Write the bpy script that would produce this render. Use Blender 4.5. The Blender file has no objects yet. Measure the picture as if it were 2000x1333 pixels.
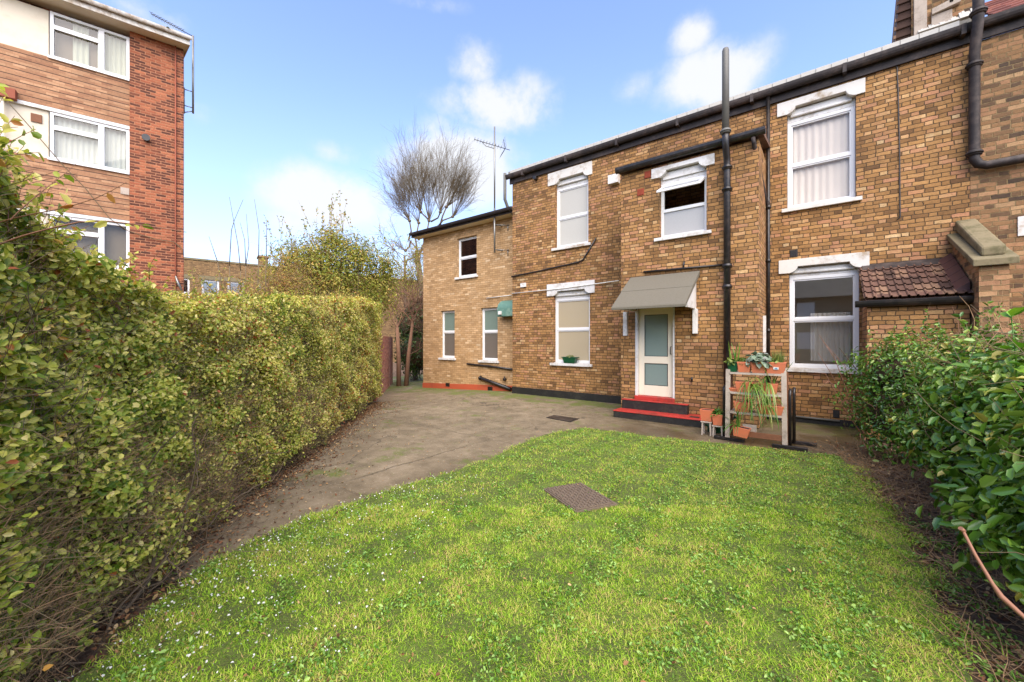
import bpy, math, random
import numpy as np
from mathutils import Vector
C = bpy.context.scene
PI = math.pi
random.seed(7)
RNG = np.random.default_rng(11)

# ------------------------------------------------------------------ camera, light, exposure
# world axes follow the house: X runs along its back wall, Y runs into the wall, the camera stands at x=y=0
F, H = 775.0, 1.68                     # focal length in 2000-px-wide pixels, eye height in metres
SN, CS = 0.7892, 0.6141
cam_d = bpy.data.cameras.new('camera')
cam_d.sensor_width = 36.0
cam_d.lens = F / 2000 * 36
cam_d.clip_start = 0.05
cam_d.clip_end = 3000
cam = bpy.data.objects.new('camera', cam_d)
C.collection.objects.link(cam)
cam.location = (0, 0, H)
cam.rotation_euler = (PI / 2, 0, math.asin(CS))
C.camera = cam
C.view_settings.view_transform = 'Standard'
C.view_settings.look = 'None'
C.view_settings.gamma = 1
C.view_settings.exposure = 1.6
C.render.film_transparent = False
C.cycles.max_bounces = 6
C.cycles.diffuse_bounces = 3
C.cycles.transparent_max_bounces = 12
C.cycles.caustics_reflective = False
C.cycles.caustics_refractive = False

SUN_EL, SUN_AZ = math.radians(47), math.atan2(0.68, -0.68)   # sun stands behind the camera, azimuth measured from +Y towards +X
sun_d = bpy.data.lights.new('sun', 'SUN')
sun_d.energy = 2.3
sun_d.angle = math.radians(70)
sun_d.color = (1.0, 0.89, 0.74)
sun = bpy.data.objects.new('sun', sun_d)
C.collection.objects.link(sun)
sv = Vector((math.sin(SUN_AZ) * math.cos(SUN_EL), math.cos(SUN_AZ) * math.cos(SUN_EL), math.sin(SUN_EL)))
sun.rotation_euler = (-sv).to_track_quat('-Z', 'Y').to_euler()


def ray(px, py):                        # direction (world) seen at photo pixel
    u, v = (px - 1000) / F, (666.5 - py) / F
    return Vector((SN * u - CS, CS * u + SN, v))


world = bpy.data.worlds.new('World')
C.world = world
world.use_nodes = True


def build_world():
    nt = world.node_tree
    nt.nodes.clear()
    N, L = nt.nodes.new, nt.links.new
    out = N('ShaderNodeOutputWorld'); bg = N('ShaderNodeBackground')
    sky = N('ShaderNodeTexSky'); sky.sky_type = 'NISHITA'; sky.sun_disc = False
    sky.sun_elevation = SUN_EL; sky.sun_rotation = SUN_AZ
    sky.air_density = 1.0; sky.dust_density = 0.6; sky.ozone_density = 1.6
    bg.inputs['Strength'].default_value = 0.15
    tc = N('ShaderNodeTexCoord'); sep = N('ShaderNodeSeparateXYZ')
    L(tc.outputs['Generated'], sep.inputs[0])

    def M(op, a, b=None, c=None, clamp=False):
        n = N('ShaderNodeMath'); n.operation = op; n.use_clamp = clamp
        for i, x in enumerate((a, b, c)):
            if x is None: continue
            if isinstance(x, (int, float)): n.inputs[i].default_value = x
            else: L(x, n.inputs[i])
        return n.outputs[0]
    az = M('ARCTAN2', sep.outputs[0], sep.outputs[1])
    el = M('ARCSINE', sep.outputs[2])
    nz = N('ShaderNodeTexNoise'); nz.inputs['Scale'].default_value = 3.2; nz.inputs['Detail'].default_value = 9; nz.inputs['Roughness'].default_value = .6
    L(tc.outputs['Generated'], nz.inputs['Vector'])
    nz2 = N('ShaderNodeTexNoise'); nz2.inputs['Scale'].default_value = 11; nz2.inputs['Detail'].default_value = 6; nz2.inputs['Roughness'].default_value = .62
    L(tc.outputs['Generated'], nz2.inputs['Vector'])
    nd = M('ADD', M('MULTIPLY', M('SUBTRACT', nz.outputs[0], .5), 2.6), M('MULTIPLY', M('SUBTRACT', nz2.outputs[0], .5), 1.5))
    total = None
    # clouds as soft patches of the sky: centre and half sizes in photo pixels, weight
    for px, py, rx, ry, w in [(975, 205, 125, 60, 1.0), (925, 130, 60, 62, .75), (1390, 150, 120, 72, 1.0), (1352, 68, 60, 58, .75), (1240, 170, 70, 45, .45),
                              (640, 390, 125, 62, 1.05), (880, 330, 130, 95, 1.15), (570, 430, 80, 40, .6), (740, 420, 110, 45, .6), (290, 30, 130, 60, .6),
                              (820, 5, 110, 25, .5), (660, 300, 60, 34, .5), (380, 220, 60, 40, .4), (1800, 560, 420, 120, .4),
                              (2500, 300, 300, 150, .9), (-500, 300, 300, 160, .9), (-200, 80, 300, 70, .8)]:
        a, b, c = ray(px, py).normalized(), ray(px + rx, py).normalized(), ray(px, py - ry).normalized()
        A, E = math.atan2(a.x, a.y), math.asin(a.z)
        wa = max(abs(math.atan2(b.x, b.y) - A), .03); we = max(abs(math.asin(c.z) - E), .02)
        dx = M('DIVIDE', M('SUBTRACT', az, A), wa); dy = M('DIVIDE', M('SUBTRACT', el, E), we)
        r2 = M('ADD', M('MULTIPLY', dx, dx), M('MULTIPLY', dy, dy))
        g = M('MULTIPLY', M('POWER', 2.718, M('MULTIPLY', r2, -.9)), w)
        total = g if total is None else M('MAXIMUM', total, g)
    dens = M('ADD', total, M('MULTIPLY', nd, M('ADD', M('MULTIPLY', total, 1.0), .12)))
    mr = N('ShaderNodeMapRange'); mr.interpolation_type = 'SMOOTHSTEP'
    mr.inputs['From Min'].default_value = .24; mr.inputs['From Max'].default_value = .9
    L(dens, mr.inputs['Value'])
    # whiter towards the horizon
    hz = N('ShaderNodeMapRange'); hz.inputs['From Min'].default_value = .0; hz.inputs['From Max'].default_value = .5
    hz.inputs['To Min'].default_value = .42; hz.inputs['To Max'].default_value = .0
    L(el, hz.inputs['Value'])
    tint = N('ShaderNodeMix'); tint.data_type = 'RGBA'; tint.blend_type = 'MULTIPLY'
    tint.inputs[0].default_value = 1; tint.inputs[7].default_value = SKYTINT
    L(sky.outputs[0], tint.inputs[6])
    m1 = N('ShaderNodeMix'); m1.data_type = 'RGBA'; m1.inputs[7].default_value = (1.35, 1.65, 2.1, 1)
    L(hz.outputs[0], m1.inputs[0]); L(tint.outputs[2], m1.inputs[6])
    m2 = N('ShaderNodeMix'); m2.data_type = 'RGBA'; m2.inputs[7].default_value = (2.2, 2.22, 2.28, 1)
    L(M('MULTIPLY', mr.outputs[0], .93), m2.inputs[0]); L(m1.outputs[2], m2.inputs[6])
    L(m2.outputs[2], bg.inputs['Color']); L(bg.outputs[0], out.inputs[0])


SKYTINT = (0.88, 0.84, 0.93, 1)
build_world()

# ------------------------------------------------------------------ pixel -> place helpers
YA, YB, YD = 10.2, 8.9, 10.6            # planes of the main wall, the porch bay and the annexe wall


def onY(px, py, Y):
    r = ray(px, py); t = Y / r.y
    return Vector((r.x * t, Y, H + r.z * t))


def gz(X): return -0.044 * min(max(0.0, -X - 7.8), 10.0)


def G(px, py):
    r = ray(px, py); t = -H / r.z
    for _ in range(4): t = (gz(r.x * t) - H) / r.z
    return Vector((r.x * t, r.y * t, gz(r.x * t)))


def rd(r, d, z=0): return Vector((SN * r - CS * d, CS * r + SN * d, z))


def at(px, py, d):                      # point at forward depth d
    r = ray(px, py); return Vector((r.x * d, r.y * d, H + r.z * d))


# ------------------------------------------------------------------ mesh helpers
class MB:
    def __init__(s): s.v = []; s.f = []; s.sm = []

    def add(s, vs, fs, smooth=False):
        o = len(s.v); s.v.extend([tuple(v) for v in vs])
        for f in fs: s.f.append(tuple(i + o for i in f)); s.sm.append(smooth)
        return s

    def box(s, x0, x1, y0, y1, z0, z1):
        if x0 > x1: x0, x1 = x1, x0
        if y0 > y1: y0, y1 = y1, y0
        vs = [(x, y, z) for z in (z0, z1) for y in (y0, y1) for x in (x0, x1)]
        return s.add(vs, [(0, 2, 3, 1), (4, 5, 7, 6), (0, 1, 5, 4), (2, 6, 7, 3), (0, 4, 6, 2), (1, 3, 7, 5)])

    def bar(s, a, b, w, h, up=(0, 0, 1)):
        a, b = Vector(a), Vector(b); d = (b - a).normalized(); u = Vector(up)
        if abs(d.dot(u)) > .98: u = Vector((0, 1, 0))
        r = d.cross(u).normalized(); u = r.cross(d)
        vs = [p + r * (sx * w / 2) + u * (sy * h / 2) for p in (a, b) for sx, sy in ((-1, -1), (1, -1), (1, 1), (-1, 1))]
        return s.add(vs, [(3, 2, 1, 0), (4, 5, 6, 7), (0, 1, 5, 4), (1, 2, 6, 5), (2, 3, 7, 6), (3, 0, 4, 7)])

    def tube(s, pts, r, n=10, cap=True, smooth=True):
        pts = [Vector(p) for p in pts]; k = len(pts)
        rs = r if isinstance(r, (list, tuple)) else [r] * k
        vs = []; prev = None
        for i, p in enumerate(pts):
            d = (pts[min(i + 1, k - 1)] - pts[max(i - 1, 0)])
            d = d.normalized() if d.length > 1e-9 else Vector((0, 0, 1))
            if prev is None:
                a = Vector((0, 0, 1)) if abs(d.z) < .9 else Vector((1, 0, 0))
                x = d.cross(a).normalized()
            else:
                x = (prev - d * prev.dot(d)).normalized()
            prev = x; y = d.cross(x)
            for j in range(n):
                a = 2 * PI * j / n
                vs.append(p + (x * math.cos(a) + y * math.sin(a)) * rs[i])
        fs = [(i * n + j, i * n + (j + 1) % n, (i + 1) * n + (j + 1) % n, (i + 1) * n + j) for i in range(k - 1) for j in range(n)]
        s.add(vs, fs, smooth)
        if cap:
            o = len(s.v) - len(vs)
            s.f.append(tuple(o + j for j in reversed(range(n)))); s.sm.append(False)
            s.f.append(tuple(o + (k - 1) * n + j for j in range(n))); s.sm.append(False)
        return s

    def prism(s, poly, axis, a0, a1):
        """poly: 2d points; axis 'y': (x,z) extruded in y; 'x': (y,z); 'z': (x,y)"""
        def P(p, a): return (p[0], a, p[1]) if axis == 'y' else ((a, p[0], p[1]) if axis == 'x' else (p[0], p[1], a))
        n = len(poly); vs = [P(p, a0) for p in poly] + [P(p, a1) for p in poly]
        return s.add(vs, [tuple(range(n)), tuple(reversed(range(n, 2 * n)))] + [(i, i + n, (i + 1) % n + n, (i + 1) % n) for i in range(n)])

    def lathe(s, prof, c=(0, 0, 0), n=20):
        vs = []; 
        for r, z in prof:
            for j in range(n):
                a = 2 * PI * j / n; vs.append((c[0] + r * math.cos(a), c[1] + r * math.sin(a), c[2] + z))
        k = len(prof)
        return s.add(vs, [(i * n + j, i * n + (j + 1) % n, (i + 1) * n + (j + 1) % n, (i + 1) * n + j) for i in range(k - 1) for j in range(n)], True)

    def tapered(s, cx, cy, z0, z1, w0, d0, w1, d1, skew=0):
        vs = [(cx + sx * w / 2, cy + sy * d / 2, z) for z, w, d in ((z0, w0, d0), (z1, w1, d1)) for sx, sy in ((-1, -1), (1, -1), (1, 1), (-1, 1))]
        return s.add(vs, [(3, 2, 1, 0), (4, 5, 6, 7), (0, 1, 5, 4), (1, 2, 6, 5), (2, 3, 7, 6), (3, 0, 4, 7)])

    def wall(s, x0, x1, z0, z1, yf, yb, holes=()):
        """a wall facing -Y with real openings and reveals; hole = (x0,x1,z0,z1)"""
        xs = sorted({x0, x1, *[h[0] for h in holes], *[h[1] for h in holes]})
        zs = sorted({z0, z1, *[h[2] for h in holes], *[h[3] for h in holes]})
        xs = [x for x in xs if x0 <= x <= x1]; zs = [z for z in zs if z0 <= z <= z1]

        def solid(i, j):
            if i < 0 or j < 0 or i >= len(xs) - 1 or j >= len(zs) - 1: return False
            cx, cz = (xs[i] + xs[i + 1]) / 2, (zs[j] + zs[j + 1]) / 2
            return not any(h[0] < cx < h[1] and h[2] < cz < h[3] for h in holes)
        for i in range(len(xs) - 1):
            for j in range(len(zs) - 1):
                if not solid(i, j): continue
                a, b, c, d = xs[i], xs[i + 1], zs[j], zs[j + 1]
                s.add([(a, yf, c), (b, yf, c), (b, yf, d), (a, yf, d)], [(0, 1, 2, 3)])
                s.add([(a, yb, c), (b, yb, c), (b, yb, d), (a, yb, d)], [(3, 2, 1, 0)])
                if not solid(i - 1, j): s.add([(a, yf, c), (a, yb, c), (a, yb, d), (a, yf, d)], [(3, 2, 1, 0)])
                if not solid(i + 1, j): s.add([(b, yf, c), (b, yb, c), (b, yb, d), (b, yf, d)], [(0, 1, 2, 3)])
                if not solid(i, j - 1): s.add([(a, yf, c), (b, yf, c), (b, yb, c), (a, yb, c)], [(3, 2, 1, 0)])
                if not solid(i, j + 1): s.add([(a, yf, d), (b, yf, d), (b, yb, d), (a, yb, d)], [(0, 1, 2, 3)])
        return s


def origin_of(o):
    p = Vector((0, 0, 0))
    while o: p = p + o.location if not o.parent else p; o = o.parent
    return p


def build(name, mb, mat, parent=None, org=None, bevel=0.0):
    """mb holds world coordinates (or the thing's own coordinates when the root is placed later)"""
    L = Vector(org) if org is not None else (Vector(parent['_o']) if parent is not None else Vector((0, 0, 0)))
    me = bpy.data.meshes.new(name)
    me.from_pydata([(v[0] - L[0], v[1] - L[1], v[2] - L[2]) for v in mb.v], [], mb.f)
    me.polygons.foreach_set('use_smooth', mb.sm)
    # metre-scaled box mapping
    uv = me.uv_layers.new(name='UVMap'); V = mb.v
    arr = np.zeros(len(me.loops) * 2); k = 0
    for p in me.polygons:
        n = p.normal; ax, ay, az = abs(n.x), abs(n.y), abs(n.z)
        for li in p.loop_indices:
            v = V[me.loops[li].vertex_index]
            if az >= ax and az >= ay: a, b = v[0], v[1]
            elif ay >= ax: a, b = v[0], v[2]
            else: a, b = v[1], v[2]
            arr[2 * li] = a; arr[2 * li + 1] = b
    uv.data.foreach_set('uv', arr)
    me.materials.append(mat)
    o = bpy.data.objects.new(name, me); C.collection.objects.link(o)
    if parent is not None:
        o.parent = parent; o['_o'] = list(L)
    else:
        o.location = L; o['_o'] = list(L)
    if bevel:
        b = o.modifiers.new('bevel', 'BEVEL'); b.width = bevel; b.segments = 2; b.limit_method = 'ANGLE'
    return o


def thing(name, label, cat, loc=(0, 0, 0), group=None, local=False):
    o = bpy.data.objects.new(name, None); C.collection.objects.link(o)
    o.empty_display_size = .1
    o.location = loc; o['label'] = label; o['category'] = cat
    if group: o['group'] = group
    o['_o'] = [0, 0, 0] if local else list(loc)
    return o


def tag(o, label=None, cat=None, group=None, kind=None):
    if label: o['label'] = label
    if cat: o['category'] = cat
    if group: o['group'] = group
    if kind: o['kind'] = kind
    return o


# ------------------------------------------------------------------ material helpers
def hexc(h, k=1.0):
    h = h.lstrip('#'); c = [int(h[i:i + 2], 16) / 255 for i in (0, 2, 4)]
    return tuple([(x / 12.92 if x < .04045 else ((x + .055) / 1.055) ** 2.4) * k for x in c] + [1])


class NT:
    def __init__(s, name):
        s.m = bpy.data.materials.new(name); s.m.use_nodes = True; s.t = s.m.node_tree; s.t.nodes.clear()
        s.out = s.t.nodes.new('ShaderNodeOutputMaterial')
        s.b = s.t.nodes.new('ShaderNodeBsdfPrincipled'); s.L(s.b.outputs[0], s.out.inputs[0])
        s.tc = s.t.nodes.new('ShaderNodeTexCoord')

    def L(s, a, b): s.t.links.new(a, b)

    def N(s, k, **kw):
        n = s.t.nodes.new('ShaderNode' + k)
        for a, v in kw.items():
            if hasattr(n, a): setattr(n, a, v)
        return n

    def put(s, sock, x):
        if x is None: return
        if isinstance(x, (int, float, tuple, list)): sock.default_value = x
        else: s.L(x, sock)

    def M(s, op, a, b=None, c=None, clamp=False):
        n = s.N('Math', operation=op, use_clamp=clamp)
        for i, x in enumerate((a, b, c)): s.put(n.inputs[i], x)
        return n.outputs[0]

    def noise(s, scale, vec=None, detail=4, rough=.55, dist=0):
        n = s.N('TexNoise'); n.inputs['Scale'].default_value = scale; n.inputs['Detail'].default_value = detail
        n.inputs['Roughness'].default_value = rough; n.inputs['Distortion'].default_value = dist
        s.L(vec if vec is not None else s.tc.outputs['Object'], n.inputs['Vector']); return n.outputs['Fac']

    def ramp(s, fac, stops, interp='LINEAR'):
        n = s.N('ValToRGB'); e = n.color_ramp.elements; n.color_ramp.interpolation = interp
        while len(e) > 1: e.remove(e[-1])
        e[0].position = stops[0][0]; e[0].color = stops[0][1]
        for p, c in stops[1:]:
            q = e.new(p); q.color = c
        s.L(fac, n.inputs[0]); return n.outputs[0]

    def mix(s, f, a, b, mode='MIX'):
        n = s.N('Mix', data_type='RGBA', blend_type=mode)
        s.put(n.inputs[0], f); s.put(n.inputs[6], a); s.put(n.inputs[7], b); return n.outputs[2]

    def rng(s, v, a, b, c=0, d=1, smooth=True):
        n = s.N('MapRange', interpolation_type='SMOOTHSTEP' if smooth else 'LINEAR')
        for i, x in enumerate((v, a, b, c, d)): s.put(n.inputs[i], x)
        return n.outputs[0]

    def bump(s, h, strength=.5, dist=.01):
        n = s.N('Bump'); n.inputs['Strength'].default_value = strength; n.inputs['Distance'].default_value = dist
        s.L(h, n.inputs['Height']); s.L(n.outputs[0], s.b.inputs['Normal'])

    def col(s, c): s.put(s.b.inputs['Base Color'], c)
    def rough(s, c): s.put(s.b.inputs['Roughness'], c)


def g(v): return (v, v, v, 1)


def plain(name, col, rough=.6, var=.15, scale=9, bump=.15, metal=0, dirt=None, dirt_amt=.5, spec=None):
    n = NT(name); f = n.noise(scale, detail=6, rough=.65); f2 = n.noise(scale * .18, detail=3)
    a = tuple(c * (1 - var) for c in col[:3]) + (1,); b = tuple(min(1, c * (1 + var)) for c in col[:3]) + (1,)
    c = n.mix(f, a, b)
    if dirt:
        c = n.mix(n.M('MULTIPLY', n.rng(n.M('ADD', n.M('MULTIPLY', f, .6), n.M('MULTIPLY', f2, .6)), .56, .78), dirt_amt), c, dirt)
    n.col(c); n.rough(rough); n.b.inputs['Metallic'].default_value = metal
    if spec is not None: n.b.inputs['Specular IOR Level'].default_value = spec
    if bump: n.bump(f, bump, .004)
    return n.m


def brick(name, stops, mortar, bond='flemish', ch=.075, st=.225, soot=None, soot_amt=.4, wob=.006, groove=None, patch=None, bmp=.9, mort=.0055):
    n = NT(name)
    uv = n.N('UVMap').outputs[0] if False else n.tc.outputs['UV']
    # wobble the courses a little, as hand-laid stock bricks are
    nn = n.N('TexNoise'); nn.inputs['Scale'].default_value = 9; nn.inputs['Detail'].default_value = 3; n.L(uv, nn.inputs['Vector'])
    va = n.N('VectorMath', operation='SUBTRACT'); n.L(nn.outputs['Color'], va.inputs[0]); va.inputs[1].default_value = (.5, .5, .5)
    vs = n.N('VectorMath', operation='SCALE'); n.L(va.outputs[0], vs.inputs[0]); vs.inputs['Scale'].default_value = wob * 2.2
    vv = n.N('VectorMath', operation='ADD'); n.L(uv, vv.inputs[0]); n.L(vs.outputs[0], vv.inputs[1])
    sp = n.N('SeparateXYZ'); n.L(vv.outputs[0], sp.inputs[0]); u, v = sp.outputs[0], sp.outputs[1]
    vr = n.M('DIVIDE', v, ch); row = n.M('FLOOR', vr); fv = n.M('SUBTRACT', vr, row)
    par = n.M('FLOORED_MODULO', row, 2.0)
    rj = n.N('TexWhiteNoise', noise_dimensions='1D'); n.L(row, rj.inputs['W'])
    per = st * 1.5 if bond == 'flemish' else st
    p = n.M('ADD', n.M('ADD', n.M('DIVIDE', u, per), n.M('MULTIPLY', par, .5)), n.M('MULTIPLY', rj.outputs['Value'], .22 if bond == 'flemish' else .06))
    cell = n.M('FLOOR', p); q = n.M('SUBTRACT', p, cell)
    if bond == 'flemish':
        isH = n.M('GREATER_THAN', q, .6667)
        x = n.M('MULTIPLY', n.M('SUBTRACT', q, n.M('MULTIPLY', isH, .6667)), per)
        w = n.M('SUBTRACT', st, n.M('MULTIPLY', isH, st / 2))
        idx = n.M('ADD', n.M('MULTIPLY', cell, 2.0), isH)
    else:
        x = n.M('MULTIPLY', q, per); w = st; idx = cell
    du = n.M('MINIMUM', x, n.M('SUBTRACT', w, x))
    dv = n.M('MULTIPLY', n.M('MINIMUM', fv, n.M('SUBTRACT', 1.0, fv)), ch)
    dm = n.M('MINIMUM', du, dv)
    fine = n.noise(90, uv, 5, .7); mid = n.noise(22, uv, 4, .6); big = n.noise(.55, uv, 5, .6); big2 = n.noise(2.6, uv, 4, .65)
    dmn = n.M('ADD', dm, n.M('MULTIPLY', n.M('SUBTRACT', mid, .5), .019))
    mask = n.rng(dmn, mort * .55, mort * 1.35)
    cb = n.N('CombineXYZ'); n.L(idx, cb.inputs[0]); n.L(row, cb.inputs[1])
    wn = n.N('TexWhiteNoise', noise_dimensions='2D'); n.L(cb.outputs[0], wn.inputs['Vector'])
    wn2 = n.N('SeparateColor'); n.L(wn.outputs['Color'], wn2.inputs[0])
    bc = n.ramp(n.M('ADD', n.M('MULTIPLY', wn.outputs['Value'], .86), n.M('MULTIPLY', n.M('SUBTRACT', big2, .4), .45), None, True), stops)
    bc = n.mix(n.rng(n.M('ADD', n.M('MULTIPLY', fine, .5), n.M('MULTIPLY', mid, .5)), .45, .7, 0, .75), bc, n.mix(1, bc, g(.5), 'MULTIPLY'))
    bc = n.mix(1, bc, n.ramp(wn2.outputs[1], [(0, g(.86)), (1, g(1.12))]), 'MULTIPLY')
    mc = n.mix(fine, tuple(c * .75 for c in mortar[:3]) + (1,), mortar)
    c = n.mix(mask, mc, bc)
    # rain streaks and stains that run down the face
    sv_ = n.N('VectorMath', operation='MULTIPLY'); n.L(uv, sv_.inputs[0]); sv_.inputs[1].default_value = (2.2, .28, 1)
    c = n.mix(n.rng(n.noise(1.6, sv_.outputs[0], 6, .65), .52, .74, 0, .45), c, n.mix(1, c, (.58, .55, .5, 1), 'MULTIPLY'))
    c = n.mix(n.rng(fine, .56, .68, 0, .45), c, n.mix(1, c, g(.4), 'MULTIPLY'))
    if soot:
        sf = n.rng(n.M('ADD', n.M('MULTIPLY', big, .7), n.M('MULTIPLY', big2, .4)), .5, .72, 0, soot_amt)
        c = n.mix(sf, c, n.mix(1, c, soot, 'MULTIPLY'))
    if patch:
        pf = n.rng(n.noise(1.1, uv, 6, .7), .56, .72, 0, .5)
        c = n.mix(pf, c, patch)
    if groove:
        gp = n.M('FLOORED_MODULO', v, groove); gm = n.rng(n.M('MINIMUM', gp, n.M('SUBTRACT', groove, gp)), .006, .013)
        c = n.mix(gm, hexc('#3a2a20'), c); mask = n.M('MULTIPLY', mask, gm)
    n.col(c); n.rough(.88)
    hh = n.M('ADD', n.M('MULTIPLY', mask, n.M('ADD', .7, n.M('MULTIPLY', wn2.outputs[0], .35))), n.M('ADD', n.M('MULTIPLY', fine, .35), n.M('MULTIPLY', mid, .45)))
    n.bump(hh, bmp, .012)
    return n.m


def leafmat(name, stops, rough=.45, trans=.22, spec=.4):
    n = NT(name); a = n.N('Attribute'); a.attribute_name = 'rnd'
    c = n.ramp(a.outputs['Fac'], stops)
    n.col(c); n.rough(rough); n.b.inputs['Specular IOR Level'].default_value = spec
    t = n.N('BsdfTranslucent'); n.L(n.mix(1, c, (1.1, 1.15, .6, 1), 'MULTIPLY'), t.inputs[0])
    m = n.N('MixShader'); m.inputs[0].default_value = trans
    n.L(n.b.outputs[0], m.inputs[1]); n.L(t.outputs[0], m.inputs[2]); n.L(m.outputs[0], n.out.inputs[0])
    return n.m


def glassmat(name, tint=(1, 1, 1, 1), refl=1.0, alpha=0.0, frost=None, base_refl=0.0):
    n = NT(name); n.t.nodes.remove(n.b)
    gl = n.N('BsdfGlossy'); gl.inputs['Roughness'].default_value = .02; gl.inputs['Color'].default_value = g(refl)
    tr = n.N('BsdfTransparent'); tr.inputs[0].default_value = tint
    inner = tr.outputs[0]
    if frost:
        df = n.N('BsdfDiffuse'); f = n.noise(40, detail=5)
        n.L(n.mix(f, frost, tuple(c * .85 for c in frost[:3]) + (1,)), df.inputs[0])
        mx = n.N('MixShader'); mx.inputs[0].default_value = alpha; n.L(tr.outputs[0], mx.inputs[1]); n.L(df.outputs[0], mx.inputs[2]); inner = mx.outputs[0]
    fr = n.N('Fresnel'); fr.inputs[0].default_value = 1.52; ge = n.N('NewGeometry')
    m = n.N('MixShader'); n.L(n.M('MULTIPLY', n.M('ADD', fr.outputs[0], base_refl, None, True), n.M('SUBTRACT', 1.0, ge.outputs['Backfacing'])), m.inputs[0]); n.L(inner, m.inputs[1]); n.L(gl.outputs[0], m.inputs[2])
    n.L(m.outputs[0], n.out.inputs[0])
    return n.m


M_ = {}
M_['stock'] = brick('stock_brick', [(0, hexc('#6a4a2a')), (.14, hexc('#8e6638')), (.4, hexc('#a67a46')), (.6, hexc('#ae824e')), (.76, hexc('#b07c58')), (.88, hexc('#c09864')), (1, hexc('#dcc094'))],
                    hexc('#5a4428'), soot=g(.5), soot_amt=.75, wob=.013, ch=.075, st=.22, mort=.0065)
M_['stock_old'] = brick('dark_stock_brick', [(0, hexc('#463628')), (.2, hexc('#6e5236')), (.5, hexc('#967048')), (.75, hexc('#a67a56')), (1, hexc('#bc9a6c'))],
                        hexc('#8f7850'), soot=g(.5), soot_amt=.5, wob=.013, ch=.075, st=.22)
M_['buff'] = brick('buff_brick', [(0, hexc('#a88458')), (.5, hexc('#b89366')), (.85, hexc('#c4a074')), (1, hexc('#dcc29c'))],
                   hexc('#84683f'), bond='stretcher', soot=g(.78), soot_amt=.4, wob=.002, bmp=.5, mort=.0045)
M_['redpier'] = brick('red_brick', [(0, hexc('#4e2a1e')), (.42, hexc('#6e3c28')), (.55, hexc('#9a5436')), (1, hexc('#b06c48'))],
                      hexc('#b57c58'), bond='stretcher', soot=g(.6), soot_amt=.5, wob=.003, patch=hexc('#a85e3e'), mort=.009)
M_['panelbrick'] = brick('brown_panel_brick', [(0, hexc('#95694c')), (.5, hexc('#a87c5a')), (1, hexc('#b88e6a'))],
                         hexc('#a87c56'), bond='stretcher', soot=g(.72), soot_amt=.5, wob=.0015, groove=.15, bmp=.4, mort=.004)
M_['gardenwall'] = brick('garden_wall_brick', [(0, hexc('#9c5640')), (.5, hexc('#b87058')), (1, hexc('#c88a70'))], hexc('#a88a70'), bond='stretcher', soot=g(.6))
M_['farbrick'] = brick('far_stock_brick', [(0, hexc('#6a5236')), (.5, hexc('#8c6c46')), (1, hexc('#a88658'))], hexc('#7a6644'), soot=g(.6))
M_['white'] = plain('white_paint', (.68, .665, .63, 1), .5, .05, 14, .1, dirt=hexc('#8c7d64'), dirt_amt=.5)
M_['upvc'] = plain('white_frame', (.72, .715, .70, 1), .3, .03, 5, 0)
M_['peel'] = plain('peeling_white_paint', (.62, .595, .54, 1), .7, .08, 8, .6, dirt=hexc('#8e7450'), dirt_amt=.85)
M_['cream'] = plain('cream_paint', hexc('#e2d8c0'), .45, .04, 12, .05)
M_['creampanel'] = plain('cream_render', hexc('#d9cdb6'), .8, .06, 5, .2, dirt=hexc('#b3a184'), dirt_amt=.35)
M_['black'] = plain('black_iron_paint', hexc('#1d1a19'), .35, .3, 12, .3, dirt=hexc('#4c4037'), dirt_amt=.5)
M_['gutter'] = plain('dark_gutter_paint', hexc('#221a18'), .7, .3, 8, .35, dirt=hexc('#5c4e46'), dirt_amt=.5)
M_['greypipe'] = plain('grey_weathered_iron', hexc('#62605a'), .55, .3, 9, .3, dirt=hexc('#3c3a36'), dirt_amt=.6)
M_['tar'] = plain('black_bitumen', hexc('#1c1a18'), .6, .35, 20, .5, dirt=hexc('#3d3a30'), dirt_amt=.5)
M_['redpaint'] = plain('red_floor_paint', (.44, .035, .024, 1), .5, .16, 10, .2, dirt=hexc('#6a2c1e'), dirt_amt=.75)
M_['redplinth'] = plain('red_plinth_paint', hexc('#b0502f'), .8, .18, 7, .4, dirt=hexc('#8a4630'), dirt_amt=.6)
M_['slate'] = plain('roof_slate', hexc('#8b8578'), .7, .25, 7, .5, dirt=hexc('#5c564c'), dirt_amt=.6)
M_['felt'] = plain('mineral_felt', hexc('#686254'), .95, .22, 160, .7, dirt=hexc('#55503f'), dirt_amt=.4)
M_['stone'] = plain('mossy_stone', hexc('#7c7054'), .95, .35, 18, 1.0, dirt=hexc('#4c4a2c'), dirt_amt=.8)
M_['lead'] = plain('pale_lead', hexc('#b4b0a6'), .6, .2, 14, .6)
M_['terracotta'] = plain('terracotta_plastic', hexc('#c8704c'), .5, .1, 9, .05, dirt=hexc('#9a6a4c'), dirt_amt=.4)
M_['greenplastic'] = plain('dark_green_plastic', hexc('#0f4a2c'), .35, .15, 8, .05)
M_['canopygreen'] = plain('pale_green_fabric', hexc('#54786a'), .6, .12, 10, .1, dirt=hexc('#8fa48e'), dirt_amt=.5)
M_['wood'] = plain('weathered_wood', hexc('#b0a292'), .85, .25, 30, .4, dirt=hexc('#5a4a3c'), dirt_amt=.5)
M_['woodred'] = plain('brown_wood', hexc('#7a4f34'), .8, .25, 30, .4)
M_['soil'] = plain('potting_soil', hexc('#2c2018'), .95, .4, 60, .9)
M_['bark'] = plain('grey_brown_bark', hexc('#5e4e3c'), .9, .3, 30, .6)
M_['twig'] = plain('brown_twig', hexc('#66573f'), .85, .35, 12, 0)
M_['twigred'] = plain('reddish_twig', hexc('#8a6048'), .7, .25, 12, 0)
M_['paletwig'] = plain('pale_dry_twig', hexc('#9a7a58'), .85, .3, 12, 0)
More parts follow.
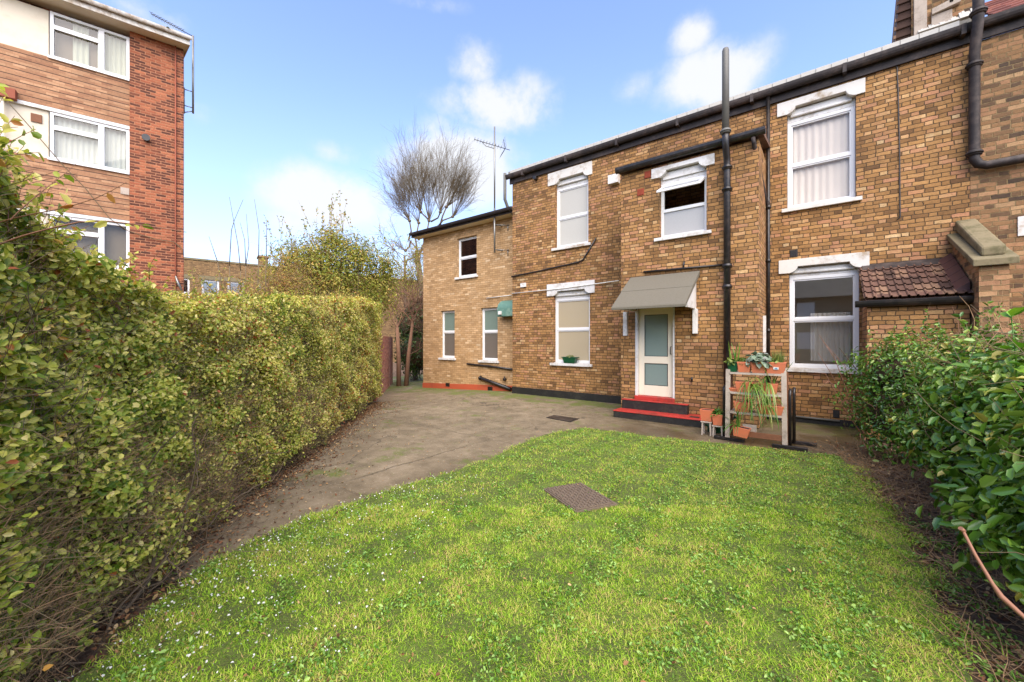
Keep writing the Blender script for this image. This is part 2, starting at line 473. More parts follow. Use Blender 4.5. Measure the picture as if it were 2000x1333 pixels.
M_['shrubbark'] = plain('pinkish_brown_bark', hexc('#7d5c46'), .9, .3, 14, .4)
M_['gardenpipe'] = plain('faded_brick_red_paint', hexc('#8e4c34'), .8, .15, 8, .1)
M_['branchshade'] = plain('dark_branch_shade', hexc('#4a3826'), .95, .5, 25, 1.0)  # branch brown with the shade inside hedge and shrubs put into it
M_['steel'] = plain('galvanised_steel', hexc('#8c8a84'), .4, .12, 10, .05, metal=.7)
M_['wire'] = plain('thin_dark_wire', hexc('#3a3634'), .5, .1, 10, 0)
M_['whitecable'] = plain('white_cable', (.7, .68, .62, 1), .5, .05, 10, 0)
M_['room'] = plain('room_plaster', hexc('#cfc4ae'), .9, .05, 3, 0)
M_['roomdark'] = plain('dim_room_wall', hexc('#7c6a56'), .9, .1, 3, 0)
M_['glass'] = glassmat('window_glass', (.93, .95, .94, 1), 1.0, base_refl=.0)
M_['glassmid'] = glassmat('clear_reflective_glass', (.92, .92, .92, 1), 1.0, base_refl=.14)
M_['glassdark'] = glassmat('reflective_window_glass', (.6, .6, .6, 1), 1.0, base_refl=.16)
M_['frost'] = glassmat('frosted_glass', (.8, .85, .85, 1), 1, .85, hexc('#8a9c94'), .02)
M_['frostgreen'] = glassmat('green_frosted_glass', (.8, .85, .85, 1), 1, .85, hexc('#7f9184'), .04)
M_['frostgrey'] = glassmat('grey_frosted_glass', (.8, .85, .85, 1), 1, .9, hexc('#726c62'), .04)
M_['skyreflect'] = glassmat('sky_reflection_glass', (.8, .85, .85, 1), 1, .9, hexc('#c3bfb2'), .0)  # pale sky reflection put into the pane as a diffuse colour
M_['brightroom'] = glassmat('bright_room_glass', (.9, .9, .9, 1), 1, .6, hexc('#d2c2a2'), .0)  # brightness of the room behind put into the pane as beige haze
M_['frostpale'] = glassmat('pale_frosted_glass', (.8, .85, .85, 1), 1, .85, hexc('#b9b4aa'), .04)


def curtain_mat(name, a, b, scale=16):
    n = NT(name); w = n.N('TexWave'); w.inputs['Scale'].default_value = scale; w.inputs['Distortion'].default_value = 1.5; w.inputs['Detail'].default_value = 2
    w.inputs['Detail Scale'].default_value = .6
    n.L(n.tc.outputs['Object'], w.inputs['Vector']); n.col(n.mix(w.outputs['Fac'], a, b)); n.rough(.9)
    return n.m


M_['curtain'] = plain('pink_white_curtain', (.78, .64, .57, 1), .9, .04, 6, 0)
M_['net'] = plain('white_net_curtain', hexc('#bdb9ae'), .9, .06, 8, .05)
M_['lace'] = plain('patterned_net_curtain', hexc('#b4b09c'), .9, .22, 30, .1)


def roof_tile_mat(name, a, b, c):
    n = NT(name); wn = n.N('TexWhiteNoise', noise_dimensions='2D')
    sp = n.N('SeparateXYZ'); n.L(n.tc.outputs['Object'], sp.inputs[0])
    cb = n.N('CombineXYZ'); n.L(n.M('FLOOR', n.M('DIVIDE', sp.outputs[0], .15)), cb.inputs[0]); n.L(n.M('FLOOR', n.M('DIVIDE', sp.outputs[1], .28)), cb.inputs[1])
    n.L(cb.outputs[0], wn.inputs['Vector'])
    f = n.noise(30, detail=6, rough=.7)
    n.col(n.mix(n.rng(f, .4, .7, 0, .5), n.ramp(wn.outputs['Value'], [(0, a), (.6, b), (1, c)]), a)); n.rough(.9); n.bump(f, .5, .005)
    return n.m


M_['tile'] = roof_tile_mat('brown_roof_tile', hexc('#3e2a20'), hexc('#66483a'), hexc('#86685010'[:7]))
M_['redtile'] = roof_tile_mat('red_roof_tile', hexc('#5a3028'), hexc('#7c463a'), hexc('#8c5a48'))


# ------------------------------------------------------------------ foliage helpers (numpy)
def np_mesh(name, verts, quads, rnd, mat, parent=None, smooth=False, tri=False):
    L = np.array(parent['_o']) if parent is not None else np.zeros(3)
    k = 3 if tri else 4
    me = bpy.data.meshes.new(name); nf = len(quads)
    me.vertices.add(len(verts)); me.vertices.foreach_set('co', (verts - L).astype(np.float32).ravel())
    me.loops.add(nf * k); me.loops.foreach_set('vertex_index', quads.astype(np.int32).ravel())
    me.polygons.add(nf); me.polygons.foreach_set('loop_start', np.arange(0, nf * k, k, dtype=np.int32))
    me.update(calc_edges=True)
    if rnd is not None:
        a = me.attributes.new('rnd', 'FLOAT', 'FACE'); a.data.foreach_set('value', rnd.astype(np.float32))
    if smooth: me.polygons.foreach_set('use_smooth', np.ones(nf, dtype=bool))
    me.materials.append(mat)
    o = bpy.data.objects.new(name, me); C.collection.objects.link(o)
    o['_o'] = list(L)
    if parent is not None: o.parent = parent
    return o


def unit(a): return a / np.maximum(np.linalg.norm(a, axis=1, keepdims=True), 1e-9)


def leaf_arrays(pos, nrm, size, aspect=.5, spread=.8, fold=.25, droop=.0):
    """pos (n,3) leaf bases; nrm (n,3) preferred face direction; each leaf two quads folded on the midrib"""
    n = len(pos)
    nn = unit(nrm + RNG.normal(0, spread, (n, 3)))
    t = RNG.normal(0, 1, (n, 3)); t[:, 2] -= droop
    t = unit(t - nn * np.sum(t * nn, axis=1, keepdims=True)); b = np.cross(nn, t)
    s = size.reshape(-1, 1); w = s * aspect * .5 * RNG.uniform(.8, 1.2, (n, 1))
    lift = nn * (w * fold * 1.6)
    base = pos; tip = pos + t * s - nn * s * .08
    r1 = pos + t * s * .3 + b * w + lift; r2 = pos + t * s * .7 + b * w * .85 + lift
    l1 = pos + t * s * .3 - b * w + lift; l2 = pos + t * s * .7 - b * w * .85 + lift
    V = np.stack([base, r1, r2, tip, l2, l1], axis=1).reshape(-1, 3)
    i = np.arange(n) * 6
    Q = np.stack([np.stack([i, i + 1, i + 2, i + 3], 1), np.stack([i, i + 3, i + 4, i + 5], 1)], 1).reshape(-1, 4)
    return V, Q


def twig_arrays(P, R):
    """P (n,k,3) polylines, R (n,k) radii -> three-sided tubes"""
    n, k, _ = P.shape
    d = np.gradient(P, axis=1); d = d / np.maximum(np.linalg.norm(d, axis=2, keepdims=True), 1e-9)
    ref = np.where(np.abs(d[..., 2:3]) < .9, np.array([0, 0, 1.0]), np.array([1.0, 0, 0]))
    x = np.cross(d, ref); x /= np.maximum(np.linalg.norm(x, axis=2, keepdims=True), 1e-9); y = np.cross(d, x)
    rings = [P + (x * math.cos(a) + y * math.sin(a)) * R[..., None] for a in (0, 2.094, 4.189)]
    V = np.stack(rings, 2).reshape(-1, 3)          # n,k,3ring
    idx = np.arange(n * k * 3).reshape(n, k, 3); Q = []
    for j in range(3):
        a, b = idx[:, :-1, j], idx[:, :-1, (j + 1) % 3]; c, e = idx[:, 1:, (j + 1) % 3], idx[:, 1:, j]
        Q.append(np.stack([a, b, c, e], -1).reshape(-1, 4))
    return V, np.concatenate(Q)


def rand_twigs(base, direc, length, r0, k=4, wig=.18):
    n = len(base); d = unit(direc); P = [base]
    step = (length / (k - 1)).reshape(-1, 1)
    for i in range(k - 1):
        d = unit(d + RNG.normal(0, wig, (n, 3))); P.append(P[-1] + d * step)
    P = np.stack(P, 1); R = r0.reshape(-1, 1) * np.linspace(1, .35, k)[None]
    return P, R


def np_noise(p, s, seed=0):
    """cheap smooth pseudo noise 0..1"""
    q = p * s + seed
    return .5 + .25 * (np.sin(q[:, 0] * 1.7 + 1.3 * np.sin(q[:, 2] * 1.1)) + np.sin(q[:, 1] * 2.1 + q[:, 2] * 1.9 + 1.7 * np.sin(q[:, 0] * .9)))


def rdarr(r, d, z): return np.stack([SN * r - CS * d, CS * r + SN * d, z], 1)

# ================================================================== THE SETTING
def ground_mat():
    n = NT('bare_soil'); f = n.noise(5, detail=10, rough=.72); f2 = n.noise(60, detail=6, rough=.8); f3 = n.noise(1.2, detail=3)
    c = n.ramp(n.M('ADD', n.M('MULTIPLY', f, .6), n.M('MULTIPLY', f2, .4)), [(.3, hexc('#34271c')), (.46, hexc('#604a36')), (.6, hexc('#846a50')), (.75, hexc('#a48a6a'))])
    n.col(c); n.rough(.95); n.bump(n.M('ADD', f, n.M('MULTIPLY', f2, .6)), 1.0, .05); return n.m


def concrete_mat():
    n = NT('mossy_concrete'); P = n.tc.outputs['Object']
    big = n.noise(.55, detail=7, rough=.6, dist=.6); mid = n.noise(3.2, detail=8, rough=.7); fine = n.noise(110, detail=4, rough=.8); fl = n.noise(30, detail=3, rough=.6)
    c = n.ramp(n.M('ADD', n.M('MULTIPLY', mid, .6), n.M('MULTIPLY', big, .45)), [(.3, hexc('#443a2a')), (.46, hexc('#685a42')), (.6, hexc('#84745a')), (.8, hexc('#a09078'))])
    c = n.mix(n.rng(fine, .5, .8, 0, .5), c, hexc('#b8ab98'))
    c = n.mix(n.rng(fine, .5, .25, 0, .35), c, hexc('#3c3226'))
    # moss: patchy, more by the house wall and along the lawn
    sp = n.N('SeparateXYZ'); n.L(P, sp.inputs[0]); x, y = sp.outputs[0], sp.outputs[1]
    nearwall = n.rng(y, 8.4, 10.0, 0, .16)
    moss = n.rng(n.M('ADD', n.M('ADD', n.noise(1.7, detail=8, rough=.72), nearwall), n.M('MULTIPLY', fl, .12)), .60, .74, 0, .85)
    c = n.mix(moss, c, n.mix(fine, hexc('#3d4a14'), hexc('#6f7a2a')))
    # slab joints
    def line(v, o, per):
        a = n.M('FLOORED_MODULO', n.M('ADD', n.M('ADD', v, o), n.M('MULTIPLY', n.M('SUBTRACT', mid, .5), .22)), per)
        return n.rng(n.M('MINIMUM', a, n.M('SUBTRACT', per, a)), .0, .03)
    j = n.M('MULTIPLY', line(x, .9, 3.6), line(y, .35, 2.75))
    c = n.mix(n.M('MULTIPLY', n.M('SUBTRACT', 1.0, j), n.rng(big, .42, .6, .1, .7)), c, hexc('#3b3420'))
    vo = n.N('TexVoronoi', feature='DISTANCE_TO_EDGE'); vo.inputs['Scale'].default_value = .42
    dv_ = n.N('VectorMath', operation='ADD'); n.L(P, dv_.inputs[0]); nv_ = n.N('TexNoise'); nv_.inputs['Scale'].default_value = 2.2; nv_.inputs['Detail'].default_value = 6; n.L(P, nv_.inputs['Vector']); n.L(nv_.outputs['Color'], dv_.inputs[1]); n.L(dv_.outputs[0], vo.inputs['Vector'])
    crk = n.M('MULTIPLY', n.rng(vo.outputs['Distance'], .012, .0), n.rng(n.noise(.8, detail=3), .45, .6))
    c = n.mix(n.M('MULTIPLY', crk, .8), c, hexc('#2e2618'))
    gr = n.rng(n.noise(38, detail=2), .68, .72); c = n.mix(n.M('MULTIPLY', gr, .55), c, hexc('#c8bda6'))
    # damp concrete on the right, by the steps and the rack
    wet = n.M('MULTIPLY', n.rng(x, -4.2, -2.0), n.rng(n.noise(.9, detail=5), .38, .58))
    c = n.mix(n.M('MULTIPLY', n.rng(x, -5.0, -2.6), .55), c, hexc('#54452a'))
    c = n.mix(n.M('MULTIPLY', wet, .55), c, n.mix(1, c, g(.42), 'MULTIPLY'))
    n.col(c); n.rough(n.M('SUBTRACT', .88, n.M('MULTIPLY', wet, .6)))
    n.bump(n.M('ADD', n.M('MULTIPLY', mid, .5), n.M('ADD', n.M('MULTIPLY', fine, .35), j)), .5, .012)
    return n.m


def lawn_mat():
    n = NT('lawn_earth'); f = n.noise(2.5, detail=8, rough=.7); f2 = n.noise(50, detail=5, rough=.8)
    c = n.ramp(n.M('ADD', n.M('MULTIPLY', f, .5), n.M('MULTIPLY', f2, .5)), [(.3, hexc('#35301a')), (.48, hexc('#505a20')), (.62, hexc('#6c7c2c')), (.8, hexc('#8c8a48'))])
    n.col(c); n.rough(.95); n.bump(f2, .9, .02); return n.m


# ground: one sheet to the horizon, gently falling away past the annexe
gm = MB()
xs = [-600, -200, -60, -17.8, -14, -11, -7.8, -4, 0, 4, 12, 40, 200, 600]
ys = [-600, -200, -60, -20, -8, 0, 4, 8, 12, 16, 20, 40, 80, 200, 600]
vs = [(x, y, gz(x) - .03) for y in ys for x in xs]
nx = len(xs)
gm.add(vs, [(j * nx + i, j * nx + i + 1, (j + 1) * nx + i + 1, (j + 1) * nx + i) for j in range(len(ys) - 1) for i in range(nx - 1)])
tag(build('ground', gm, ground_mat()), kind='structure')

# concrete yard: one slab sheet folded where the ground starts to fall
lawn_px = [(1140, 837), (1300, 857), (1450, 872), (1640, 893), (1700, 962), (1760, 1040), (1800, 1110), (1830, 1190), (1870, 1290), (1900, 1333)]
lawn_px2 = [(200, 1300), (250, 1235), (330, 1165), (400, 1108), (500, 1058), (600, 1015), (690, 985), (780, 953), (880, 925), (960, 897), (1010, 872), (1065, 850)]
LP = [G(*p) for p in lawn_px] + [Vector((.55, 1.2, 0)), Vector((.6, -2.5, 0)), Vector((-3.2, -2.5, 0)), Vector((-2.9, .2, 0))] + [G(*p) for p in lawn_px2]
cm = MB(); z = -.006
yl = [(-1.2, 2.2), (-7.8, 4.4)]
cm.add([(-7.8, -1.0, z), (-3.9, -1.0, z), (-3.45, 1.5, z), (-3.2, 2.3, z), (-1.2, 6.3, z), (.5, 6.6, z), (.62, 10.3, z), (-7.8, 10.3, z), (-7.8, 5, z)], [tuple(range(9))])
cm.add([(-20, 1.0, gz(-17.8) + z), (-17.8, 1.0, gz(-17.8) + z), (-7.8, -1.0, z), (-7.8, 5, z), (-7.8, 10.3, z), (-7.8, 11.0, z), (-17.8, 20, gz(-17.8) + z), (-20, 20, gz(-17.8) + z)], [(0, 1, 6, 7), (1, 2, 3, 4, 5, 6)])
tag(build('concrete_path', cm, concrete_mat()), kind='structure')

lm = MB(); lm.add([(p.x, p.y, .012) for p in LP] + [(p.x, p.y, -.02) for p in LP],
                  [tuple(range(len(LP)))] + [(i, i + len(LP), (i + 1) % len(LP) + len(LP), (i + 1) % len(LP)) for i in range(len(LP))])
tag(build('lawn', lm, lawn_mat()), kind='structure')


# ================================================================== THE MAIN HOUSE
XL = onY(1001, 500, YA).x
XBL, XBR = onY(1213, 500, YB).x, onY(1482, 400, YB).x
XN = 2.02                                # where the darker neighbour's brickwork begins
EAVE = 6.78
house = thing('brick_house', 'long two storey house of yellow stock brick with a cream back door under a canopy', 'house', (-2.9, YA, 0))


def opening(BL, TR, Y):
    a, b = onY(*BL, Y), onY(*TR, Y)
    return [a.x, b.x, a.z, b.z]


W1 = opening((1084, 486), (1149, 340), YA); W2 = opening((1081, 709), (1152, 573), YA)
W3 = opening((1537, 409), (1672, 194), YA); W4 = opening((1541, 719), (1679, 522), YA)
W5 = opening((1288, 466), (1380, 318), YB)
RISE = .13
W1[3] = onY(1157, 341, YA).z + RISE; W2[3] = onY(1162, 572, YA).z + RISE; W3[3] = onY(1518, 231, YA).z + RISE; W4[3] = onY(1698, 521, YA).z + RISE; W5[3] = onY(1396, 321, YB).z + RISE
DOOR = [onY(1240, 600, YB).x, onY(1318, 600, YB).x, .40, 2.50]
build('wall', MB().wall(XL, XN, -.1, EAVE, YA, YA + .28, [W1, W2, W3, W4]), M_['stock'], house)
bw = MB().wall(XBL, XBR, 0, 5.56, YB, YB + .24, [W5, DOOR])
build('bay_wall', bw, M_['stock'], house)
fl = MB().box(XBR - .24, XBR, YB + .24, YA, 0, 5.56).box(XBL, XBL + .24, YB + .24, YA, 0, 5.56)
build('bay_side_wall', fl, M_['stock'], house)
# end walls, back wall and inside walls so that the rooms are real dark rooms
build('end_wall', MB().box(XL, XL + .28, YA + .28, YA + 6, -.3, EAVE).box(XL, XN, YA + 6, YA + 6.2, -.3, EAVE), M_['stock'], house)
rm = MB()
for zf in (.25, 3.1, 6.2): rm.box(XL + .28, XN, YA + .28, YA + 6, zf, zf + .12)
for xw in (-4.2, -1.35): rm.box(xw, xw + .12, YA + .28, YA + 6, .4, 6.2)
rm.box(XL + .28, XN, YA + 1.6, YA + 1.7, .4, 6.2)
build('inside_wall', rm, M_['room'], house)
build('plinth', MB().box(XL + .01, XBL - .01, YA - .05, YA - .002, -.02, .2), M_['tar'], house)
build('plinth', MB().box(XBR + .01, XN, YA - .04, YA - .002, -.02, .12), M_['tar'], house)


def lintel(root, Y, px, z0, z1, op, mat, shoulder=.14, rise=.128, name='lintel'):
    """painted stone head; its soffit steps up between two curved shoulders"""
    x0, x1 = px; a, b = op[0], op[1]
    pts = [(x0, z0), (a + .01, z0)]
    for i in range(6):
        t = i / 5 * PI / 2; pts.append((a + .01 + shoulder * (math.sin(t)), z0 + rise * (1 - math.cos(t)) ** .8 * 1.0))
    for i in range(5, -1, -1):
        t = i / 5 * PI / 2; pts.append((b - .01 - shoulder * (math.sin(t)), z0 + rise * (1 - math.cos(t)) ** .8))
    pts += [(b - .01, z0), (x1, z0), (x1, z1), (x0, z1)]
    build(name, MB().prism(pts, 'y', Y - .035, Y + .1), mat, root, bevel=.006)


def window(root, Y, op, rec=.11, head=.0, fw=.065, mid=.5, glass='glass', mat='upvc', curtain=None, sill='white', sx=.09, sh=.075, sashes=2, cy=.12, lower=None, label=None):
    x0, x1, z0, z1 = op; yf = Y + rec
    fm = MB()
    zt = z1 - head
    def ring(a, b, c, d, w, y0, y1):
        fm.box(a, a + w, y0, y1, c, d); fm.box(b - w, b, y0, y1, c, d)
        fm.box(a + w, b - w, y0, y1, c, c + w); fm.box(a + w, b - w, y0, y1, d - w, d)
    ring(x0 + .003, x1 - .003, z0 + .003, zt, fw, yf, yf + .08)
    ix0, ix1, iz0, iz1 = x0 + fw, x1 - fw, z0 + fw, zt - fw
    zm = iz0 + (iz1 - iz0) * mid
    fm.box(ix0, ix1, yf + .004, yf + .075, zm - .03, zm + .03)
    # inner sash frames
    for c, d in ((iz0, zm - .03), (zm + .03, iz1)):
        ring(ix0, ix1, c, d, .028, yf + .018, yf + .06)
    fr = build('window', fm, M_[mat], root, bevel=.004)
    if label: fr['label'] = label
    pm = MB()
    e = .028
    for k, (c, d) in enumerate(((iz0, zm - .03), (zm + .03, iz1))):
        pm = MB().box(ix0 + e, ix1 - e, yf + .036, yf + .042, c + e, d - e)
        build('pane', pm, M_[(lower if (lower and k == 0) else glass)], fr)
    if head > .02:
        hm = MB().box(x0 + .003, x1 - .003, yf - .0, yf + .08, zt + .002, z1 - .002)
        hm.box(x0 + .06, x1 - .06, yf - .035, yf - .001, zt + head * .45, z1 - .03)
        hm.tube([(x0 + .06, yf - .03, zt + head * .42), (x1 - .06, yf - .03, zt + head * .42)], .03, 8)
        build('head_moulding', hm, M_['white'], fr, bevel=.004)
    if sill:
        build('sill', MB().box(x0 - sx, x1 + sx, Y - .07, yf - .002 if False else Y + .0 - .001, z0 - sh, z0 + .0).box(x0 + .003, x1 - .003, Y + .001, yf - .003, z0 - .0, z0 + .012), M_[sill], fr, bevel=.006)
    if curtain:
        cmb = MB(); nseg = 60; vs = []
        for i in range(nseg + 1):
            x = x0 + .02 + (x1 - x0 - .04) * i / nseg
            y = yf + cy + .006 * math.sin(i * .95) + .004 * math.sin(i * .43 + 1)
            vs += [(x, y, z0 + .03), (x, y + .006 * math.sin(i * .9), zt - .02)]
        cmb.add(vs, [(2 * i, 2 * i + 2, 2 * i + 3, 2 * i + 1) for i in range(nseg)], True)
        build('curtain', cmb, M_[curtain], fr)
    return fr


def lintel_px(x0, x1, Y): return (onY(x0, 400, Y).x, onY(x1, 400, Y).x)


ZL = lambda px, py, Y: onY(px, py, Y).z
lt = [('W1', W1, YA, (1071, 1157), ZL(1157, 341, YA), ZL(1157, 315, YA), 'peel'), ('W2', W2, YA, (1069, 1162), ZL(1162, 572, YA), ZL(1162, 547, YA), 'white'),
      ('W3', W3, YA, (1518, 1690), ZL(1518, 231, YA), ZL(1690, 153, YA), 'peel'), ('W4', W4, YA, (1521, 1698), ZL(1698, 521, YA), ZL(1698, 492, YA), 'peel'),
      ('W5', W5, YB, (1273, 1396), ZL(1396, 321, YB), ZL(1396, 300, YB), 'white')]
for nme, op, Y, pxs, z0, z1, mt in lt:
    lintel(house, Y, lintel_px(*pxs, Y), z0, z1, op, M_[mt])
window(house, YA, W1, head=.25, glass='skyreflect', sill='peel')
w2 = window(house, YA, W2, head=.22, glass='brightroom', sill='white', mid=.52)
window(house, YA, W3, head=.27, glass='glass', curtain='curtain', sill='peel', cy=.102)
w4 = window(house, YA, W4, head=.2, glass='glassmid', sill='peel', mid=.53)
# net curtain hung across the middle of the lower right window and a dark door seen inside the lower left one
nm = MB(); vs = []
cx0, cx1 = W4[0] + .36, W4[0] + 1.0
for i in range(41):
    x = cx0 + (cx1 - cx0) * i / 40; y = YA + .27 + .02 * math.sin(i * 1.3)
    vs += [(x, y, W4[2] + .15), (x, y, W4[2] + 1.15)]
nm.add(vs, [(2 * i, 2 * i + 2, 2 * i + 3, 2 * i + 1) for i in range(40)], True)
build('curtain', nm, M_['net'], w4)
build('inner_door', MB().box(W2[1] - .32, W2[1] + .1, YA + .9, YA + .95, .4, 2.3), M_['woodred'], w2)

# bay window with its top sash pushed open
x0, x1, z0, z1 = W5; yf = YB + .1; fm = MB(); zt = z1 - .25
for a, b, c, d in ((x0 + .003, x0 + .06, z0 + .003, zt), (x1 - .06, x1 - .003, z0 + .003, zt)): fm.box(a, b, yf, yf + .08, c, d)
fm.box(x0 + .06, x1 - .06, yf, yf + .08, z0 + .003, z0 + .07); fm.box(x0 + .06, x1 - .06, yf, yf + .08, zt - .06, zt)
zm = z0 + (zt - z0) * .5; fm.box(x0 + .06, x1 - .06, yf, yf + .08, zm - .035, zm + .035)
w5 = build('window', fm, M_['upvc'], house, bevel=.004); w5['label'] = 'small bay window with its top sash pushed open'
build('head_moulding', MB().box(x0 + .003, x1 - .003, yf, yf + .08, zt + .002, z1 - .002).box(x0 + .05, x1 - .05, yf - .035, yf - .002, zt + .07, z1 - .03), M_['white'], w5, bevel=.004)
build('pane', MB().box(x0 + .06, x1 - .06, yf + .03, yf + .037, z0 + .07, zm - .035), M_['frostpale'], w5)
build('sill', MB().box(x0 - .1, x1 + .1, YB - .07, YB - .001, z0 - .07, z0), M_['white'], w5, bevel=.006)
L_ = zt - .07 - (zm + .04); ang = math.radians(62)
def sash_pt(x, t, off=0): return (x, yf - math.sin(ang) * t * L_ + off * math.cos(ang), zt - .07 - math.cos(ang) * t * L_ - off * math.sin(ang) * -1)
sm = MB()
for (a, ta, b, tb) in ((x0 + .05, 0, x1 - .05, 0), (x0 + .05, 1, x1 - .05, 1), (x0 + .07, 0, x0 + .07, 1), (x1 - .07, 0, x1 - .07, 1)):
    sm.bar(sash_pt(a, ta), sash_pt(b, tb), .045, .045)
sa = build('open_sash', sm, M_['upvc'], w5, bevel=.003)
gs = MB(); p = [sash_pt(x0 + .09, .05), sash_pt(x1 - .09, .05), sash_pt(x1 - .09, .95), sash_pt(x0 + .09, .95)]
gs.add([Vector(q) for q in p] + [Vector(q) + Vector((0, .004, .006)) for q in p], [(0, 1, 2, 3), (7, 6, 5, 4)])
build('pane', gs, M_['glass'], w5)

# door, threshold, steps
x0, x1, z0, z1 = DOOR; yd = YB + .1
fr = MB(); fr.box(x0 + .002, x0 + .055, YB + .01, YB + .19, z0 + .03, z1 - .002); fr.box(x1 - .045, x1 - .002, YB + .01, YB + .19, z0 + .03, z1 - .002); fr.box(x0 + .055, x1 - .045, YB + .01, YB + .19, z1 - .06, z1 - .002)
build('door_frame', fr, M_['white'], house, bevel=.004)
a, b = x0 + .06, x1 - .05; c, d = z0 + .045, z1 - .065; dm = MB()
pz = [(ZL(1300, 755, yd), ZL(1300, 711, yd)), (ZL(1300, 697, yd), ZL(1300, 614, yd))]
pa, pb = a + .125, b - .125
dm.box(a, pa, yd, yd + .045, c, d); dm.box(pb, b, yd, yd + .045, c, d)
dm.box(pa, pb, yd, yd + .045, c, pz[0][0]); dm.box(pa, pb, yd, yd + .045, pz[0][1], pz[1][0]); dm.box(pa, pb, yd, yd + .045, pz[1][1], d)
dr = build('door', dm, M_['cream'], house, bevel=.004)
for q in pz: build('pane', MB().box(pa - .002, pb + .002, yd + .018, yd + .026, q[0] - .002, q[1] + .002), M_['frost'], dr)
bm = MB()
for q in pz:
    bm.box(pa, pa + .012, yd + .004, yd + .017, q[0], q[1]); bm.box(pb - .012, pb, yd + .004, yd + .017, q[0], q[1]); bm.box(pa + .012, pb - .012, yd + .004, yd + .017, q[0], q[0] + .012); bm.box(pa + .012, pb - .012, yd + .004, yd + .017, q[1] - .012, q[1])
build('glazing_bead', bm, M_['black'], dr)
hz = ZL(1309, 685, yd)
build('handle', MB().tube([(b - .055, yd - .001, hz - .09), (b - .055, yd - .045, hz - .07), (b - .055, yd - .045, hz + .07), (b - .055, yd - .001, hz + .09)], .009, 8), M_['black'], dr)
build('threshold', MB().box(x0 + .0, x1 - .0, YB - .04, yd + .06, .352, z0 + .04), M_['redpaint'], house, bevel=.01)
SY0, SY1 = 8.33, 8.72
sx0, sx1 = onY(1198, 810, SY0).x, onY(1372, 830, SY0).x
ux0, ux1 = onY(1214.7, 790, SY1).x, onY(1342, 800, SY1).x
build('step', MB().box(sx0, sx1, SY0, YB - .003, -.01, .13), M_['tar'], house, bevel=.008)
build('step', MB().box(ux0, ux1, SY1, YB - .003, .133, .342), M_['tar'], house, bevel=.008)
build('step_tread', MB().box(sx0 - .006, sx1 + .006, SY0 - .012, SY1 - .004, .131, .150).box(ux1 + .004, sx1 + .006, SY1 - .004, YB - .004, .131, .150), M_['redpaint'], house, bevel=.005)
build('step_tread', MB().box(ux0 - .006, ux1 + .006, SY1 - .012, YB - .042, .3425, .358), M_['redpaint'], house, bevel=.005)
build('boot_scraper', MB().box(sx1 - .28, sx1 - .1, SY0 + .14, SY0 + .27, .151, .157), M_['tar'], house)
# canopy
cx0, cx1 = -3.44, -1.98; cy0, cz0, cy1, cz1 = 7.78, 2.35, YB - .003, 3.10
cp = MB(); nseg = 10; top = []; 
prof = [(cy0, cz0 - .03), (cy0, cz0 + .02)] + [(cy0 + (cy1 - cy0) * t, cz0 + .03 + (cz1 - cz0) * t + .02 * math.sin(PI * t)) for t in np.linspace(.02, 1, 8)] + [(cy1, cz1 - .05)]
under = [(cy0 + .02, cz0 - .03)]
cp.prism(prof + under, 'x', cx0, cx1)
can = build('door_canopy', cp, M_['felt'], house, bevel=.008)
build('felt_lap', MB().prism([(cy0 + .52, cz0 + .41), (cy1 - .03, cz1 + .035), (cy1 - .03, cz1 + .02), (cy0 + .52, cz0 + .38)], 'x', cx0 - .006, cx1 + .006), M_['felt'], can)
for xx in (cx0 + .07, cx1 - .12):
    build('cheek', MB().prism([(cy0 + .42, cz0 + .0), (YB - .003, cz0 + .0), (YB - .003, cz1 - .07), (cy0 + .42, cz0 + .25)], 'x', xx, xx + .05), M_['white'], can)
for px, ya, yb_ in ((1222, 604, 656), (1358, 594, 652)):
    xx = onY(px, 630, YB - .05).x
    build('bracket', MB().box(xx - .045, xx + .045, YB - .1, YB - .003, ZL(px, yb_, YB - .06), cz0 - .002), M_['white'], can, bevel=.005)

# roofs and gutters
GY = YA - .17
def gutter_run(x0, x1, Y, z, w=.12, h=.12):
    m = MB(); pts = [(Y, z)] + [(Y - w / 2 + w / 2 * math.cos(t), z - .01 - h * .8 * math.sin(t)) for t in np.linspace(0, PI, 9)] + [(Y - w, z), (Y - w + .008, z)]
    pts += [(Y - w / 2 - (w / 2 - .01) * math.cos(t), z - .01 - (h * .8 - .012) * math.sin(t)) for t in np.linspace(0, PI, 9)]
    m.prism(pts, 'x', x0, x1); return m
build('fascia', MB().box(XL - .08, 8, YA - .05, YA - .002, EAVE - .0, EAVE + .24), M_['gutter'], house)
gm_ = gutter_run(XL - .15, 8, YA - .052, EAVE + .27, .15, .15)
for k in range(10): gm_.box(XL + .5 + k * 1.55, XL + .56 + k * 1.55, YA - .21, YA - .05, EAVE + .10, EAVE + .275)
build('gutter', gm_, M_['gutter'], house)
rf = MB(); RZ = EAVE + .30
rf.prism([(YA - .10, RZ - .04), (YA - .10, RZ + .09), (YA + .85, RZ + .46), (YA + .85, RZ + .30), (YA + .2, RZ - .04)], 'x', XL - .1, XN - .003)
rf.box(XL - .05, XN - .003, YA + .85, YA + 6.2, RZ + .3, RZ + .44)
rf.box(XL, XN - .003, YA + .2, YA + 6.2, EAVE + .002, EAVE + .2)
build('roof', rf, M_['slate'], house)
cr = MB()
for k in range(40): cr.box(XL + k * .245, XL + k * .245 + .236, YA - .125, YA - .102, RZ - .03 + .012 * (k % 2), RZ + .095)
build('roof_edge', cr, M_['lead'], house)
br = MB().prism([(YB - .08, 5.68), (YA - .003, 5.9), (YA - .003, 5.84), (YB - .04, 5.60), ], 'x', XBL - .06, XBR + .08)
for k in range(14): br.tube([(XBL + k * .205 + .05, YB - .1, 5.69), (XBL + k * .205 + .05, YA - .01, 5.915)], .028, 6)
build('bay_roof', br, M_['tile'], house)
